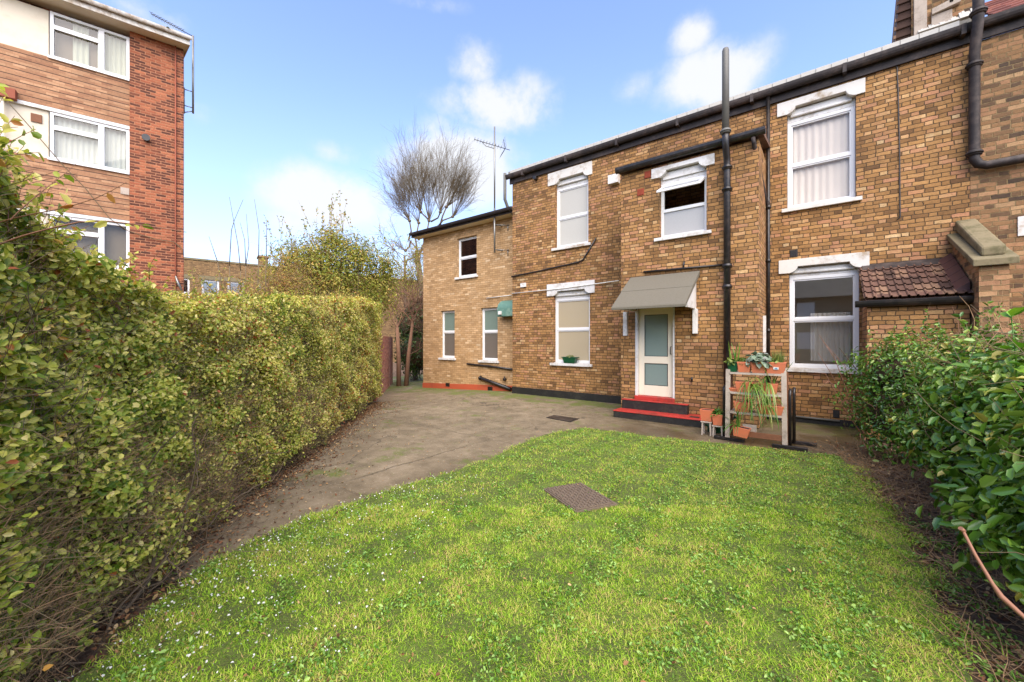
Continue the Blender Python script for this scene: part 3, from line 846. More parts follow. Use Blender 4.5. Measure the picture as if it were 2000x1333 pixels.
build('bay_gutter', gutter_run(XBL - .08, XBR + .12, YB - .04, 5.69, .13, .14), M_['black'], house)


def pipe(name, root, pts, r, mat, collars=(), cr=None, cap=True, n=14):
    m = MB().tube(pts, r, n)
    r = r[0] if isinstance(r, list) else r
    for c in collars:
        m.tube([(c[0], c[1], c[2] - .045), (c[0], c[1], c[2] - .04), (c[0], c[1], c[2] + .03), (c[0], c[1], c[2] + .045)], [r * 1.05, r * 1.35, r * 1.35, r * 1.1], n)
        m.tube([(c[0], c[1], c[2] - .012), (c[0], c[1], c[2] + .012)], r * 1.55, n)
    return build(name, m, mat, root)


sx = onY(1420, 400, YB - .12).x; ys_ = YB - .11; yu = YB - .27
pipe('soil_pipe', house, [(sx, ys_, -.01), (sx, ys_, 5.1), (sx, ys_ - .03, 5.3), (sx, yu + .02, 5.45), (sx, yu, 5.6), (sx, yu, 5.75)], .062, M_['black'], [(sx, ys_, z) for z in (.7, 2.75, 3.16, 4.67, 5.1)])
pipe('vent_pipe', house, [(sx, yu, 5.7), (sx, yu, 7.32), (sx, yu, 7.36)], [.064, .062, .05], M_['greypipe'], [(sx, yu, 5.75)])
dx = onY(1500.5, 400, YA - .09).x; dy = YA - .09
pipe('downpipe', house, [(dx, dy, .05), (dx, dy, EAVE + .14)], .036, M_['black'], [(dx, dy, z) for z in (1.9, 3.4, 4.55)])
pipe('downpipe', house, [(XBR - .08, YB - .1, 5.56), (XBR - .07, YB - .1, 5.46), (dx - .05, dy - .1, 4.75), (dx, dy - .005, 4.6), (dx, dy - .005, 4.5)], .038, M_['gutter'])
wc = onY(1487, 640, YA - .5); build('conduit', MB().box(XBR + .002, XBR + .05, YA - .62, YA - .54, 1.45, 2.2), M_['white'], house)
# small things fixed to the wall
def bx(name, px0, px1, py0, py1, Y, dep, mat, root=None, bevel=.004):
    a, b = onY(px0, py1, Y), onY(px1, py0, Y)
    zc = (onY(px0, (py0 + py1) / 2, Y).z + onY(px1, (py0 + py1) / 2, Y).z) / 2; hh = abs(b.z - a.z) / 2
    return build(name, MB().box(a.x, b.x, Y - dep, Y - .002, zc - hh, zc + hh), M_[mat], root or house, bevel=bevel)
bx('extractor_cowl', 1192, 1211, 342, 364, YA, .16, 'white')
bx('junction_box', 1018, 1028, 553, 562, YA, .05, 'white')
M_['redvent'] = plain('red_clay_vent', hexc('#8c3c22'), .8, .2, 20, .4)
def vent(px0, px1, py0, py1, Y, mat):
    a, b = onY(px0, py1, Y), onY(px1, py0, Y); m = MB(); zc = (a.z + b.z) / 2; w = (b.x - a.x)
    m.box(a.x, b.x, Y - .012, Y - .002, zc - .075, zc + .075)
    for k in range(4): m.box(a.x + w * (.1 + k * .22), a.x + w * (.1 + k * .22) + w * .1, Y - .022, Y - .012, zc - .06, zc + .06)
    build('air_vent', m, M_[mat], house)
vent(1245, 1258, 369, 383, YB, 'redvent'); vent(1259, 1271, 334, 349, YB, 'redvent'); vent(1543, 1558, 488, 503, YA, 'tar')
build('flue', MB().tube([(onY(1048, 350, YA).x, YA - .14, onY(1048, 350, YA).z), (onY(1048, 350, YA).x, YA - .002, onY(1048, 350, YA).z)], .055, 12), M_['black'], house)
def wallline(name, pts, Y, r, mat, off=.03, root=None):
    return build(name, MB().tube([onY(x, y, Y) + Vector((0, -off, 0)) for x, y in pts], r, 8), M_[mat], root or house)
wallline('waste_pipe', [(1000, 541), (1040, 533), (1130, 513), (1140, 508), (1165, 466)], YA, .022, 'black')
wallline('cable', [(1002, 574), (1100, 564), (1160, 556), (1210, 549)], YA, .013, 'whitecable', .05)
wallline('waste_pipe', [(1258, 532), (1335, 525), (1414, 518)], YB, .022, 'black'); wallline('waste_pipe', [(1335, 525), (1337, 512)], YB, .02, 'black')
wallline('cable', [(1739, 126), (1752, 132), (1754, 180), (1757, 300), (1758, 425), (1752, 430)], YA, .009, 'wire', .012)
wallline('tap', [(1352, 737), (1352, 745)], YB, .02, 'black')
wallline('base_pipe', [(1545, 812), (1640, 822)], YA, .022, 'greypipe', .06)
build('plinth_vent', MB().box(onY(1627, 800, YA).x, onY(1640, 800, YA).x, YA - .02, YA - .003, .16, .3), M_['tar'], house)

# lean-to with pantile roof on the right of the lower right window
lx0, lx1 = W4[1] + .01, 1.80; LY = 9.08; lz0, lz1 = 2.36, 3.06
lean = thing('lean_to', 'low brick lean-to with a brown tiled roof and black gutter behind the right shrubs', 'lean-to', (1.2, LY, 0))
build('wall', MB().box(lx0 + .02, lx1, LY, LY + .22, 0, 2.3).box(lx0 + .02, lx0 + .24, LY + .22, YA - .003, 0, 2.3), M_['stock'], lean)
tm = MB(); sl = math.atan2(lz1 - lz0, YA - .01 - (LY - .12)); rows = 6; depth = YA - .01 - (LY - .14)
ncol = 12; tw = (lx1 - lx0 + .04) / ncol
for r in range(rows):
    ya_, yb_ = LY - .14 + depth * r / rows, LY - .14 + depth * (r + 1.12) / rows
    yb_ = min(yb_, YA - .004)
    for c in range(ncol):
        vs = []; xa = lx0 - .03 + c * tw; K = 10
        for k in range(K + 1):
            s_ = k / K; zz = .024 * (1 if .12 < s_ < .5 else 0) * math.sin((s_ - .12) / .38 * PI) ** .5 if .12 < s_ < .5 else 0.0
            for (y_, o_) in ((ya_ + .035, .0), (ya_, .034), (yb_, .006)):
                vs.append((xa + s_ * tw, y_, lz0 + (y_ - (LY - .14)) * math.tan(sl) + zz + o_ + .012))
        fs = []
        for k in range(K): fs += [(k * 3, (k + 1) * 3, (k + 1) * 3 + 1, k * 3 + 1), (k * 3 + 1, (k + 1) * 3 + 1, (k + 1) * 3 + 2, k * 3 + 2)]
        tm.add(vs, fs)
tm.prism([(LY - .12, lz0 - .02), (YA - .004, lz1 - .02), (YA - .004, lz1 - .06), (LY - .02, lz0 - .05)], 'x', lx0, lx1)
build('roof', tm, M_['tile'], lean)
build('flashing', MB().prism([(YA - .16, lz1 - .03), (YA - .003, lz1 + .09), (YA - .003, lz1 - .02)], 'x', lx0 + .02, lx1 - .01), M_['gutter'], lean)
M_['quarry'] = plain('dark_quarry_tile', hexc('#4a2c28'), .6, .2, 10, .3)
vm = MB()
for k in range(5):
    t0, t1 = k / 5, (k + .94) / 5; y0_, y1_ = LY - .05 + (depth - .12) * t0, LY - .05 + (depth - .12) * t1
    zz0, zz1 = lz0 + .1 + (y0_ - LY) * math.tan(sl) + .04, lz0 + .1 + (y1_ - LY) * math.tan(sl) + .04
    vm.add([(lx1 - .16, y0_, zz0), (lx1 - .01, y0_, zz0 + .11), (lx1 - .01, y1_, zz1 + .11), (lx1 - .16, y1_, zz1), (lx1 - .16, y0_, zz0 - .05), (lx1 - .01, y0_, zz0 - .05), (lx1 - .01, y1_, zz1 - .05), (lx1 - .16, y1_, zz1 - .05)],
           [(0, 1, 2, 3), (4, 5, 1, 0), (7, 4, 0, 3), (2, 1, 5, 6)])
build('verge_tile', vm, M_['quarry'], lean)
build('gutter', gutter_run(lx0 - .14, lx1 + .04, LY - .02, lz0 + .0, .12, .12), M_['black'], lean)
# sloping parapet with stone coping
par = thing('parapet_wall', 'brick parapet with a sloping mossy stone coping at the right end of the lean-to', 'wall', (1.95, 9.4, 0))
px0_, px1_ = 1.815, 2.1; py0_ = 8.72
build('wall', MB().prism([(py0_, 0), (YA - .003, 0), (YA - .003, 3.42), (py0_, 2.76)], 'x', px0_, px1_), M_['stock_old'], par)
cpm = MB().prism([(py0_ - .06, 2.76), (YA - .003, 3.46), (YA - .003, 3.56), (py0_ - .06, 2.86)], 'x', px0_ - .07, px1_ + .08)
build('coping_base', cpm, M_['stone'], par, bevel=.012)
build('coping', MB().prism([(py0_ + .05, 2.91), (py0_ + .05, 3.05), (YA - .003, 3.78), (YA - .003, 3.60)], 'x', px0_ + .03, px1_ - .01), M_['stone'], par, bevel=.03)

# neighbour's house, right of the drainpipe
nb = thing('neighbouring_house', 'darker brick neighbouring house with chimney and red tiled roof at the right edge', 'house', (4, YA, 0))
build('wall', MB().wall(XN + .004, 8, -.1, EAVE, YA, YA + .28), M_['stock_old'], nb)
build('painted_patch', MB().box(onY(1987, 450, YA).x, onY(1987, 450, YA).x + .5, YA - .02, YA - .002, onY(1990, 462, YA).z, onY(1990, 424, YA).z), M_['peel'], nb, bevel=.004)
rt = MB(); ry0, rz0 = YA - .12, RZ + .0
for k in range(7):
    y0_, y1_ = ry0 + k * .24, ry0 + (k + 1.1) * .24; za, zb_ = rz0 + .03 + k * .17, rz0 + (k + 1.1) * .17
    rt.prism([(y0_, za), (y1_, zb_), (y1_, zb_ - .03), (y0_, za - .04)], 'x', 2.25, 8)
build('roof', rt.box(XN + .004, 8, YA + .3, YA + 6, EAVE + .002, EAVE + .15), M_['redtile'], nb)
ch = MB()
kx0, kx1 = 1.36, 2.2
ch.box(kx0, kx1, YA + .42, YA + 1.3, RZ + .1, RZ + 2.6)
chn = build('chimney', ch, M_['stock_old'], nb)
tl = MB().prism([(kx0 - .24, RZ + .12), (kx0 - .004, RZ + .12), (kx0 - .004, RZ + 2.6), (kx0 - .06, RZ + 2.6)], 'y', YA + .46, YA + 1.25)
for k in range(15): tl.box(kx0 - .27 + k * .012, kx0 - .004, YA + .43, YA + .46, RZ + .14 + k * .16, RZ + .2 + k * .16)
build('hung_tile', tl, M_['tile'], chn)
bd = MB().box(kx0 + .03, kx0 + .2, YA + .36, YA + .418, RZ + .25, RZ + 2.6).box(kx0 + .26, kx0 + .52, YA + .37, YA + .418, RZ + .28, RZ + .62)
bd.prism([(kx0 + .26, RZ + .62), (kx0 + .62, RZ + .68), (kx0 + .60, RZ + .8), (kx0 + .26, RZ + .72)], 'y', YA + .32, YA + .418)
build('timber_board', bd, M_['wood'], chn)
build('black_pipe', MB().tube([(kx0 + .5, YA + .36, RZ + .72), (kx0 + .62, YA + .34, RZ + 1.7)], .05, 8), M_['gutter'], chn)
fm_ = MB()
for k in range(22):
    a = kx0 + .08 + k * .035; h_ = .05 + .02 * math.sin(k * 1.7) + (.03 if k > 14 else 0)
    fm_.prism([(YA + .30, RZ + .36), (YA + .416, RZ + .36), (YA + .416, RZ + .44 + h_)], 'x', a, a + .0345)
build('flashing', fm_, M_['lead'], chn)
qx = onY(1903, 150, YA - .1).x; qy = YA - .32
zq = onY(1903, 322, YA - .12).z
pipe('downpipe', nb, [(qx, qy, 9.0), (qx, qy, 7.0), (qx, YA - .11, 6.55), (qx, YA - .1, zq + .25), (qx, YA - .1, zq + .1), (qx + .05, YA - .1, zq), (qx + .14, YA - .1, zq - .04), (3.6, YA - .1, zq - .02)], .068, M_['gutter'],
     [(qx, qy, 7.1), (qx, YA - .1, 6.35), (qx, YA - .1, zq + .2)])

# ================================================================== THE ANNEXE
XD = onY(826.5, 600, YD).x
ann = thing('brick_annexe', 'smooth buff brick annexe with three small white windows and a red painted plinth', 'house', (-10.4, YD, gz(-10.4)))
DZ = 5.88
D1 = opening((893, 543), (931, 459), YD); D2 = opening((861, 699), (888, 606), YD); D3 = opening((939, 704), (972, 600), YD)
build('wall', MB().wall(XD, XL, -.6, DZ, YD, YD + .28, [D1, D2, D3]).box(XD, XD + .28, YD + .28, YD + 6, -.6, DZ).box(XD, XL, YD + 6, YD + 6.2, -.6, DZ), M_['buff'], ann)
window(ann, YD, D1, rec=.09, glass='glassdark', sill='white', lower='glassdark', sx=.08, fw=.055)
window(ann, YD, D2, rec=.09, glass='frostgreen', sill='white', lower='frostgrey', sx=.08, fw=.055, mid=.55)
window(ann, YD, D3, rec=.09, glass='frostgreen', sill='white', lower='frostgrey', sx=.08, fw=.055, mid=.55)
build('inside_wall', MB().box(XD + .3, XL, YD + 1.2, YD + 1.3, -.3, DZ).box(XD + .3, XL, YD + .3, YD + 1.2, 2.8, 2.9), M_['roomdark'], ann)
pl = MB(); pl.prism([(XD - .015, gz(XD) - .05), (XL - .0, -.05), (XL, .18), (XD - .015, -.03)], 'y', YD - .02, YD - .002)
plo = build('plinth', pl, M_['redplinth'], ann)
for px in (875, 958): 
    q = onY(px, 752 + (px - 875) * .09, YD)
    build('air_brick', MB().box(q.x - .11, q.x + .11, YD - .025, YD - .0205, q.z - .07, q.z + .07), M_['black'], plo)
sc = MB()
for op in (D1,):
    for k in range(9): sc.box(op[0] - .03 + k * .075, op[0] + .035 + k * .075, YD - .004, YD - .001, op[3] + .005, op[3] + .2)
build('soldier_course', sc, M_['buff'], ann)
build('soffit', MB().box(XD - .3, XL - .003, YD - .34, YD + .02, DZ + .003, DZ + .03), M_['cream'], ann)
build('gutter', gutter_run(XD - .32, XL - .01, YD - .36, DZ + .17, .12, .12).box(XD - .31, XL - .004, YD - .36, YD - .342, DZ - .0, DZ + .17), M_['gutter'], ann)
build('roof', MB().prism([(YD - .44, DZ + .18), (YD + 3.1, DZ + 1.3), (YD + 6.6, DZ + .18), (YD + 6.6, DZ + .1), (YD + 3.1, DZ + 1.2), (YD - .36, DZ + .10)], 'x', XD - .35, XL - .002), M_['slate'], ann)
wallline('waste_pipe', [(914, 711), (960, 716), (1006, 722)], YD, .035, 'black', .05, ann)
pp = [onY(940, 738, YD) + Vector((0, -.09, 0)), onY(1001, 760, YD) + Vector((0, -.09, 0))]
build('soil_pipe', MB().tube([pp[0] + Vector((-.02, .085, .02)), pp[0], pp[1]], .06, 12).tube([pp[0] + Vector((.0, 0, 0)), pp[0] + Vector((.06, 0, -.02))], .075, 12), M_['black'], ann)
q = onY(988, 741, YD); build('overflow_pipe', MB().tube([(q.x, YD - .12, q.z), (q.x, YD - .003, q.z)], .045, 10).tube([(q.x, YD - .08, q.z), (q.x, YD - .08, q.z + .1)], .02, 8), M_['black'], ann)
wallline('cable', [(951, 583), (975, 580), (1000, 577)], YD, .012, 'whitecable', .03, ann)
# rain head and swan-neck down from the high gutter
q = onY(986, 345, YA - .15)
pipe('downpipe', ann, [(XL - .22, YA - .12, 7.15), (XL - .22, YA - .12, 6.3), (XL - .2, YA - .02, 6.1), (XL - .04, YA + .3, 5.7)], .05, M_['greypipe'])
# half-round green awning over the right window of the annexe
aw = thing('awning', 'small faded green domed awning on the buff wall beside the old house corner', 'awning', (XL - .3, YD, 2.4))
am = MB(); ax0 = onY(972, 600, YD - .3).x; ax1 = XL + .02; az0 = onY(985, 620, YD).z; az1 = onY(985, 588, YD).z; vs = []; K = 10
apf = [(YD - .003, az1)] + [(YD - .34 * math.sin(t), az0 + (az1 - az0) * (.42 + .58 * math.cos(t))) for t in np.linspace(.15, PI / 2, K)] + [(YD - .34, az0), (YD - .003, az0)]
am.prism(apf, 'x', ax0, ax1)
build('cover', am, M_['canopygreen'], aw, bevel=.02)
build('security_light', MB().box(ax0 + .12, ax0 + .22, YD - .44, YD - .345, az0 + .06, az0 + .18), M_['white'], aw, bevel=.01)

# aerial on the annexe wall
def yagi(root, c, direc, length, n, mat, elem=.3, bow=True):
    c = Vector(c); d = Vector(direc).normalized(); s = d.cross(Vector((0, 0, 1))).normalized(); up = s.cross(d)
    m = MB().tube([c - d * length * .45, c + d * length * .55], .011, 6)
    build('boom', m, mat, root)
    e = MB()
    for k in range(n):
        p = c + d * (length * (-.2 + .74 * k / (n - 1)))
        e.tube([p - s * elem * .5, p + s * elem * .5], .005, 5)
        e.tube([p - up * .0 - s * .05, p + up * .05], .008, 5)
    build('element', e, mat, root)
    if bow:
        r_ = MB(); p = c - d * length * .32
        for sg in (1, -1):
            q0 = p; q1 = p - d * (-.10) * 1 + up * sg * .28 + d * .0
            r_.tube([q0, p + d * .12 + up * sg * .3], .008, 5)
            for k in range(5):
                t = (k + .6) / 5; qq = p + (d * .12 + up * sg * .3) * t; r_.tube([qq - s * .22, qq + s * .22], .004, 4)
        build('reflector', r_, mat, root)
mp = onY(966, 494, YD - .3)
a1 = thing('tv_aerial', 'tall grey mast with a small tv aerial fixed to the buff annexe wall', 'tv aerial', (mp.x, mp.y, mp.z))
ztop = onY(966, 248, YD - .3).z; zmid = onY(966, 408, YD - .3).z
build('mast', MB().tube([(mp.x, mp.y, mp.z), (mp.x, mp.y, zmid)], .032, 8).tube([(mp.x, mp.y, zmid), (mp.x, mp.y, ztop)], .026, 8), M_['steel'], a1)
bk = MB()
for zz in (mp.z + .1, zmid - .55):
    bk = MB().tube([(mp.x, mp.y, zz), (mp.x + .1, YD - .005, zz)], .015, 6).tube([(mp.x, mp.y, zz), (mp.x + .4, YD - .01, zz - .02)], .015, 6).tube([(mp.x + .35, YD - .01, zz - .2), (mp.x + .35, YD - .01, zz + .02)], .02, 6)
    build('bracket', bk, M_['steel'], a1)
yc = at(966, 285, 0); ayz = onY(966, 285, YD - .3).z
yagi(a1, (mp.x, mp.y - .03, ayz), rd(-1, -.25, .18), 1.25, 10, M_['wire'])
build('boom_brace', MB().tube([Vector((mp.x, mp.y, ayz - .1)), Vector((mp.x, mp.y, ayz - .1)) + rd(-.3, -.06, .06), Vector((mp.x, mp.y, ayz)) + rd(-.42, -.1, .08)], .012, 6), M_['steel'], a1)

# ================================================================== THE FLATS
B0 = rd(-10.87, 11.28)
ROT = math.radians(75.7)
flats = thing('block_of_flats', 'four storey block of flats with red brick pier, buff panels and white windows', 'block of flats', B0, local=True)
flats.rotation_euler = (0, 0, ROT)


def sfor(px, r0=-10.87, d0=11.28):
    u = (px - 1000) / F; return (u * d0 - r0) / (.79 - .613 * u)
def zfor(px, py, r0=-10.87, d0=11.28):
    s_ = sfor(px, r0, d0); return H + (666.5 - py) / F * (d0 + .613 * s_)
PW = sfor(358.5)
TOPZ = 10.5
build('brick_pier', MB().box(0, PW, 0, .3, -.6, TOPZ), M_['redpier'], flats)
build('wall', MB().prism([(-9, .301), (PW - .004, .301), (PW - 1.9, 9), (-9, 9)], 'z', -.6, TOPZ - .01), M_['redpier'], flats)
rowsz = [(9.16, 10.34), (6.5, 7.70), (3.78, 5.0), (1.05, 2.28)]
wl = sfor(96)
prev = TOPZ
for i, (za, zb_) in enumerate(rowsz):
    lo = rowsz[i + 1][1] + .1 if i < 3 else -.6
    build('brick_panel', MB().box(-9, -.004, .05, .29, lo, za - .05), M_['panelbrick'], flats)
    build('render_panel', MB().box(-9, wl - .03, .1, .29, za - .046, zb_ + .0), M_['creampanel'], flats, bevel=.004)
    if i: build('head_band', MB().box(-9, -.004, .03, .29, zb_ + .004, zb_ + .096), M_['white'], flats)
    # window: top-hung light over a wide pane, narrow casement beside it
    m = MB(); a, b, c, d = wl, -.006, za - .04, zb_; y0, y1 = .06, .16; xm = sfor(197); f_ = .07; zt = c + (d - c) * .70
    m.box(a, a + f_, y0, y1, c, d); m.box(b - f_, b, y0, y1, c, d); m.box(a + f_, b - f_, y0, y1, c, c + f_); m.box(a + f_, b - f_, y0, y1, d - f_, d)
    m.box(xm - .06, xm + .06, y0, y1, c + f_, d - f_); m.box(a + f_, xm - .06, y0, y1, zt - .035, zt + .035)
    m.box(a + f_, xm - .06, y0 - .02, y0 - .001, zt - .09, zt - .04)
    w = build('window', m, M_['upvc'], flats, bevel=.005)
    for (p0, p1, q0, q1) in ((a + f_, xm - .06, c + f_, zt - .035), (a + f_, xm - .06, zt + .035, d - f_), (xm + .06, b - f_, c + f_, d - f_)):
        build('pane', MB().box(p0, p1, y0 + .04, y0 + .05, q0, q1), M_['glass'], w)
    build('sill', MB().box(a - .03, b, .0, .059, c - .045, c + .02), M_['upvc'], w)
    cu = MB(); vs = []
    for k in range(61):
        t = k / 60; x = a + .05 + (b - a - .1) * t; y = y1 + .06 + .02 * math.sin(k * 1.4); 
        vs += [(x, y, c + .05), (x, y, d - .05)]
    if i == 0: rngs = [(14, 27), (34, 60)]
    elif i == 1: rngs = [(0, 60)]
    else: rngs = []
    for q0, q1 in rngs: cu.add([v for v in vs[2 * q0:2 * q1 + 2]], [(2 * k, 2 * k + 2, 2 * k + 3, 2 * k + 1) for k in range(q1 - q0)], True)
    if rngs: build('curtain', cu, M_['lace' if i == 0 else 'net'], w)
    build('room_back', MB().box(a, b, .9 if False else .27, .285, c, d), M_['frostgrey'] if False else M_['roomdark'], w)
# roof slab and mossy gutter
ov = .34
build('soffit', MB().prism([(-9.4, -ov), (PW + .13, -ov), (PW - 1.75, 9), (-9.4, 9)], 'z', TOPZ + .003, TOPZ + .03), M_['creampanel'], flats)
build('fascia', MB().box(-9.4, PW + .16, -ov - .03, -ov, TOPZ - .02, TOPZ + .2).prism([(PW + .13, -ov), (PW + .16, -ov), (PW - 1.72, 9), (PW - 1.75, 9)], 'z', TOPZ - .02, TOPZ + .2), M_['peel'], flats, bevel=.006)
ge = gutter_run(-9.4, PW + .2, -ov - .032, TOPZ + .2, .11, .1)
build('gutter', ge, M_['peel'], flats)
build('roof', MB().prism([(-9.3, -ov + .02), (PW + .1, -ov + .02), (PW - 1.8, 9), (-9.3, 9)], 'z', TOPZ + .035, TOPZ + .2), M_['slate'], flats)
M_['moss'] = plain('dark_green_moss', hexc('#3a4020'), .95, .35, 40, .9)
mo = MB()
for k in range(46):
    x = -9 + k * .225 + RNG.uniform(-.06, .06); rr = RNG.uniform(.02, .06)
    mo.lathe([(rr, 0), (rr * .9, rr * .5), (rr * .5, rr * .9), (0.001, rr)], (x, -ov - .05 - RNG.uniform(0, .08), TOPZ + .19), 7)
build('moss', mo, M_['moss'], flats)
def flatbox(name, px0, px1, py0, py1, y0, y1, mat):
    a, b = sfor(px0), sfor(px1); return build(name, MB().box(a, b, y0, y1, zfor(px0, py1), zfor(px0, py0)), M_[mat], flats)
flatbox('air_vent', 58, 80, 218, 234, .07, .099, 'woodred'); flatbox('air_vent', 235, 252, 365, 378, .03, .049, 'wood')
flatbox('red_bracket_box', -12, 33, 168, 187, -.12, .045, 'gardenpipe')
build('downpipe', MB().tube([(sfor(5), -.02, zfor(5, 190)), (sfor(5), -.02, -.4)], .035, 8), M_['cream'], flats)
build('downpipe', MB().tube([(sfor(343), -.03, TOPZ), (sfor(343), -.03, -.4)], .018, 8), M_['gardenpipe'], flats)
q = (sfor(286), zfor(286, 272)); build('flue', MB().tube([(q[0], -.12, q[1]), (q[0], -.002, q[1])], .07, 12).tube([(q[0], -.14, q[1]), (q[0], -.10, q[1])], .095, 12), M_['black'], flats)
cb_ = [(5, 188), (60, 250), (120, 320), (170, 372), (215, 428), (250, 452), (300, 467), (340, 474), (357, 488), (359, 500)]
build('cable', MB().tube([(sfor(x), -.05 - .0 * i, zfor(x, y)) for i, (x, y) in enumerate(cb_)], .012, 6), M_['twig'], flats)
q = (sfor(345), ); build('foil_strip', MB().tube([(sfor(343), -.07, zfor(343, 540)), (sfor(349), -.07, zfor(349, 556)), (sfor(358), -.07, zfor(358, 575))], [.02, .035, .02], 5), M_['steel'], flats)
# aerial standing off the end of the block
ae = thing('tv_aerial', 'tv aerial on a bracketed pole at the corner of the block of flats roof', 'tv aerial', B0 + rd(.79, .613) * (PW + .25) + Vector((0, 0, 8.8)))
ap = B0 + rd(.79, .613) * (PW + .22) + rd(.613, -.79) * -.3
z0_, z1_ = 8.78, 11.2
build('mast', MB().tube([(ap.x, ap.y, z0_), (ap.x, ap.y, z1_)], .028, 8), M_['steel'], ae)
e_ = rd(.79, .613); bk = MB()
for zz in (8.85, 8.95, 9.45):
    bk.tube([(ap.x, ap.y, zz), (ap.x - e_.x * .22, ap.y - e_.y * .22, zz - (.12 if zz < 8.9 else 0))], .014, 6)
build('bracket_frame', bk.tube([(ap.x - e_.x * .21, ap.y - e_.y * .21, 8.7), (ap.x - e_.x * .21, ap.y - e_.y * .21, 9.5)], .014, 6), M_['steel'], ae)
yd_ = rd(-1, -.35, .42).normalized(); yagi(ae, Vector((ap.x, ap.y, z1_ - .02)) + yd_ * .5, rd(-1, -.35, .42), 1.15, 12, M_['wire'], .24, False)
for ch_ in [o for o in bpy.data.objects if o.parent == ae and o.name.startswith(('boom', 'element'))]: pass

# far terrace beyond the hedge
T0 = rd(-.826 * 30, 30)
far = thing('far_terrace', 'low old brick terrace with white windows far beyond the hedge', 'house', T0, local=True)
far.rotation_euler = (0, 0, ROT)
sf = lambda px: sfor(px, -24.78, 30.0); zf_ = lambda px, py: zfor(px, py, -24.78, 30.0)
te = zf_(440, 514)
fw_ = []
for k, px in enumerate((352, 411, 460, 520, 580)):
    c_ = sf(px); fw_.append((c_ - .55, c_ + .55, te - 3.4, te - 1.45))
build('wall', MB().wall(-12, 26, -1, te, 0, .3, fw_).box(-12, 26, 5, 5.3, -1, te), M_['farbrick'], far)
build('parapet', MB().box(-12.1, 26.1, -.06, .3, te + .002, te + .14), M_['stone'], far)
for w in fw_:
    m = MB().box(w[0], w[0] + .12, .08, .16, w[2], w[3]).box(w[1] - .12, w[1], .08, .16, w[2], w[3]).box(w[0] + .12, w[1] - .12, .08, .16, w[2], w[2] + .1).box(w[0] + .12, w[1] - .12, .08, .16, w[3] - .12, w[3]).box(w[0] + .12, w[1] - .12, .08, .16, w[2] + .8, w[2] + .92)
    wo = build('window', m, M_['upvc'], far)
    build('pane', MB().box(w[0] + .1, w[1] - .1, .11, .13, w[2] + .05, w[3] - .05), M_['glassdark'], wo)
    build('lintel', MB().box(w[0] - .2, w[1] + .2, -.03, -.002, w[3], w[3] + .3), M_['stone'], far)
build('room', MB().box(-12, 26, 1.5, 1.6, -1, te), M_['room'], far)
build('chimney', MB().box(sf(508), sf(526), .8, 1.8, te - .2, te + .9).box(sf(508) - .08, sf(526) + .08, .7, 1.9, te + .9, te + 1.05), M_['farbrick'], far)
build('roof', MB().prism([(.3, te - .1), (2.6, te + .3), (5, te - .1)], 'x', -12, 26), M_['slate'], far)

# garden wall beside the path
gw = thing('garden_wall', 'red brick garden wall running away behind the end of the hedge', 'wall', rd(-4.3, 12.9, -.2))
a, b = rd(-4.1, 11.95), rd(-5.95, 19.8)
def slab(a, b, z0, z1, th):
    m = MB(); d = (b - a).normalized(); n_ = Vector((-d.y, d.x, 0)) * th
    vs = [Vector((p.x, p.y, z)) + o for p in (a, b) for z in (z0, z1) for o in (Vector((0, 0, 0)), n_)]
    m.add(vs, [(0, 1, 3, 2), (4, 6, 7, 5), (0, 4, 5, 1), (2, 3, 7, 6), (0, 2, 6, 4), (1, 5, 7, 3)]); return m
build('wall', slab(a, b, -.7, 1.80, .22), M_['gardenwall'], gw)
build('coping', slab(a + Vector((.02, -.02, 0)), b + Vector((.02, -.02, 0)), 1.802, 1.87, .26), M_['gardenwall'], gw)

# ================================================================== COVERS IN THE GROUND
cast = NT('rusty_cast_iron'); fx = cast.noise(30, detail=6, rough=.7)
cast.col(cast.mix(fx, hexc('#3a3028'), hexc('#82705c'))); cast.rough(.75); cast.bump(fx, .6, .004)
A_, B_, C_, D_ = [G(*p) for p in ((1061, 960.5), (1135, 948.5), (1206.5, 990.5), (1110, 1004))]
D_ = A_ + (C_ - B_)
mc_ = thing('manhole_cover', 'rusty square cast iron cover with raised studs set in the lawn', 'manhole cover', ((A_ + C_) / 2).to_tuple())
def quadslab(P4, z0, z1, inset=0.0):
    c = sum(P4, Vector((0, 0, 0))) / 4; P = [c + (p - c) * (1 - inset) for p in P4]
    return MB().add([(p.x, p.y, z) for z in (z0, z1) for p in P], [(0, 1, 2, 3), (7, 6, 5, 4), (0, 4, 5, 1), (1, 5, 6, 2), (2, 6, 7, 3), (3, 7, 4, 0)])
P4 = [A_, B_, C_, D_]
build('frame', quadslab(P4, -.02, .032), cast.m, mc_)
build('plate', quadslab(P4, .033, .042, .07), cast.m, mc_, bevel=.003)
sd = MB(); nu, nv = 14, 10; ea, eb = (B_ - A_), (D_ - A_)
for i in range(nu):
    for j in range(nv):
        c = A_ + ea * ((j + 1) / (nv + 1)) + eb * ((i + 1) / (nu + 1)); w = .013; a_ = ea.normalized() * w * (1.5 if (i + j) % 2 else .7); b_ = eb.normalized() * w * (.7 if (i + j) % 2 else 1.5)
        sd.add([(c + a_ * sx_ + b_ * sy_ + Vector((0, 0, .042 + z_))).to_tuple() for z_ in (0, .008) for sx_, sy_ in ((-1, -1), (1, -1), (1, 1), (-1, 1))], [(4, 5, 6, 7), (0, 1, 5, 4), (1, 2, 6, 5), (2, 3, 7, 6), (3, 0, 4, 7)])
so = build('stud', sd, cast.m, mc_); so['kind'] = 'stuff'
E4 = [G(*p) for p in ((1066, 816), (1082, 811), (1132, 818), (1114, 825))]
dc = thing('drain_cover', 'dark flat drain cover in the concrete path left of the red steps', 'drain cover', (sum(E4, Vector((0, 0, 0))) / 4).to_tuple())
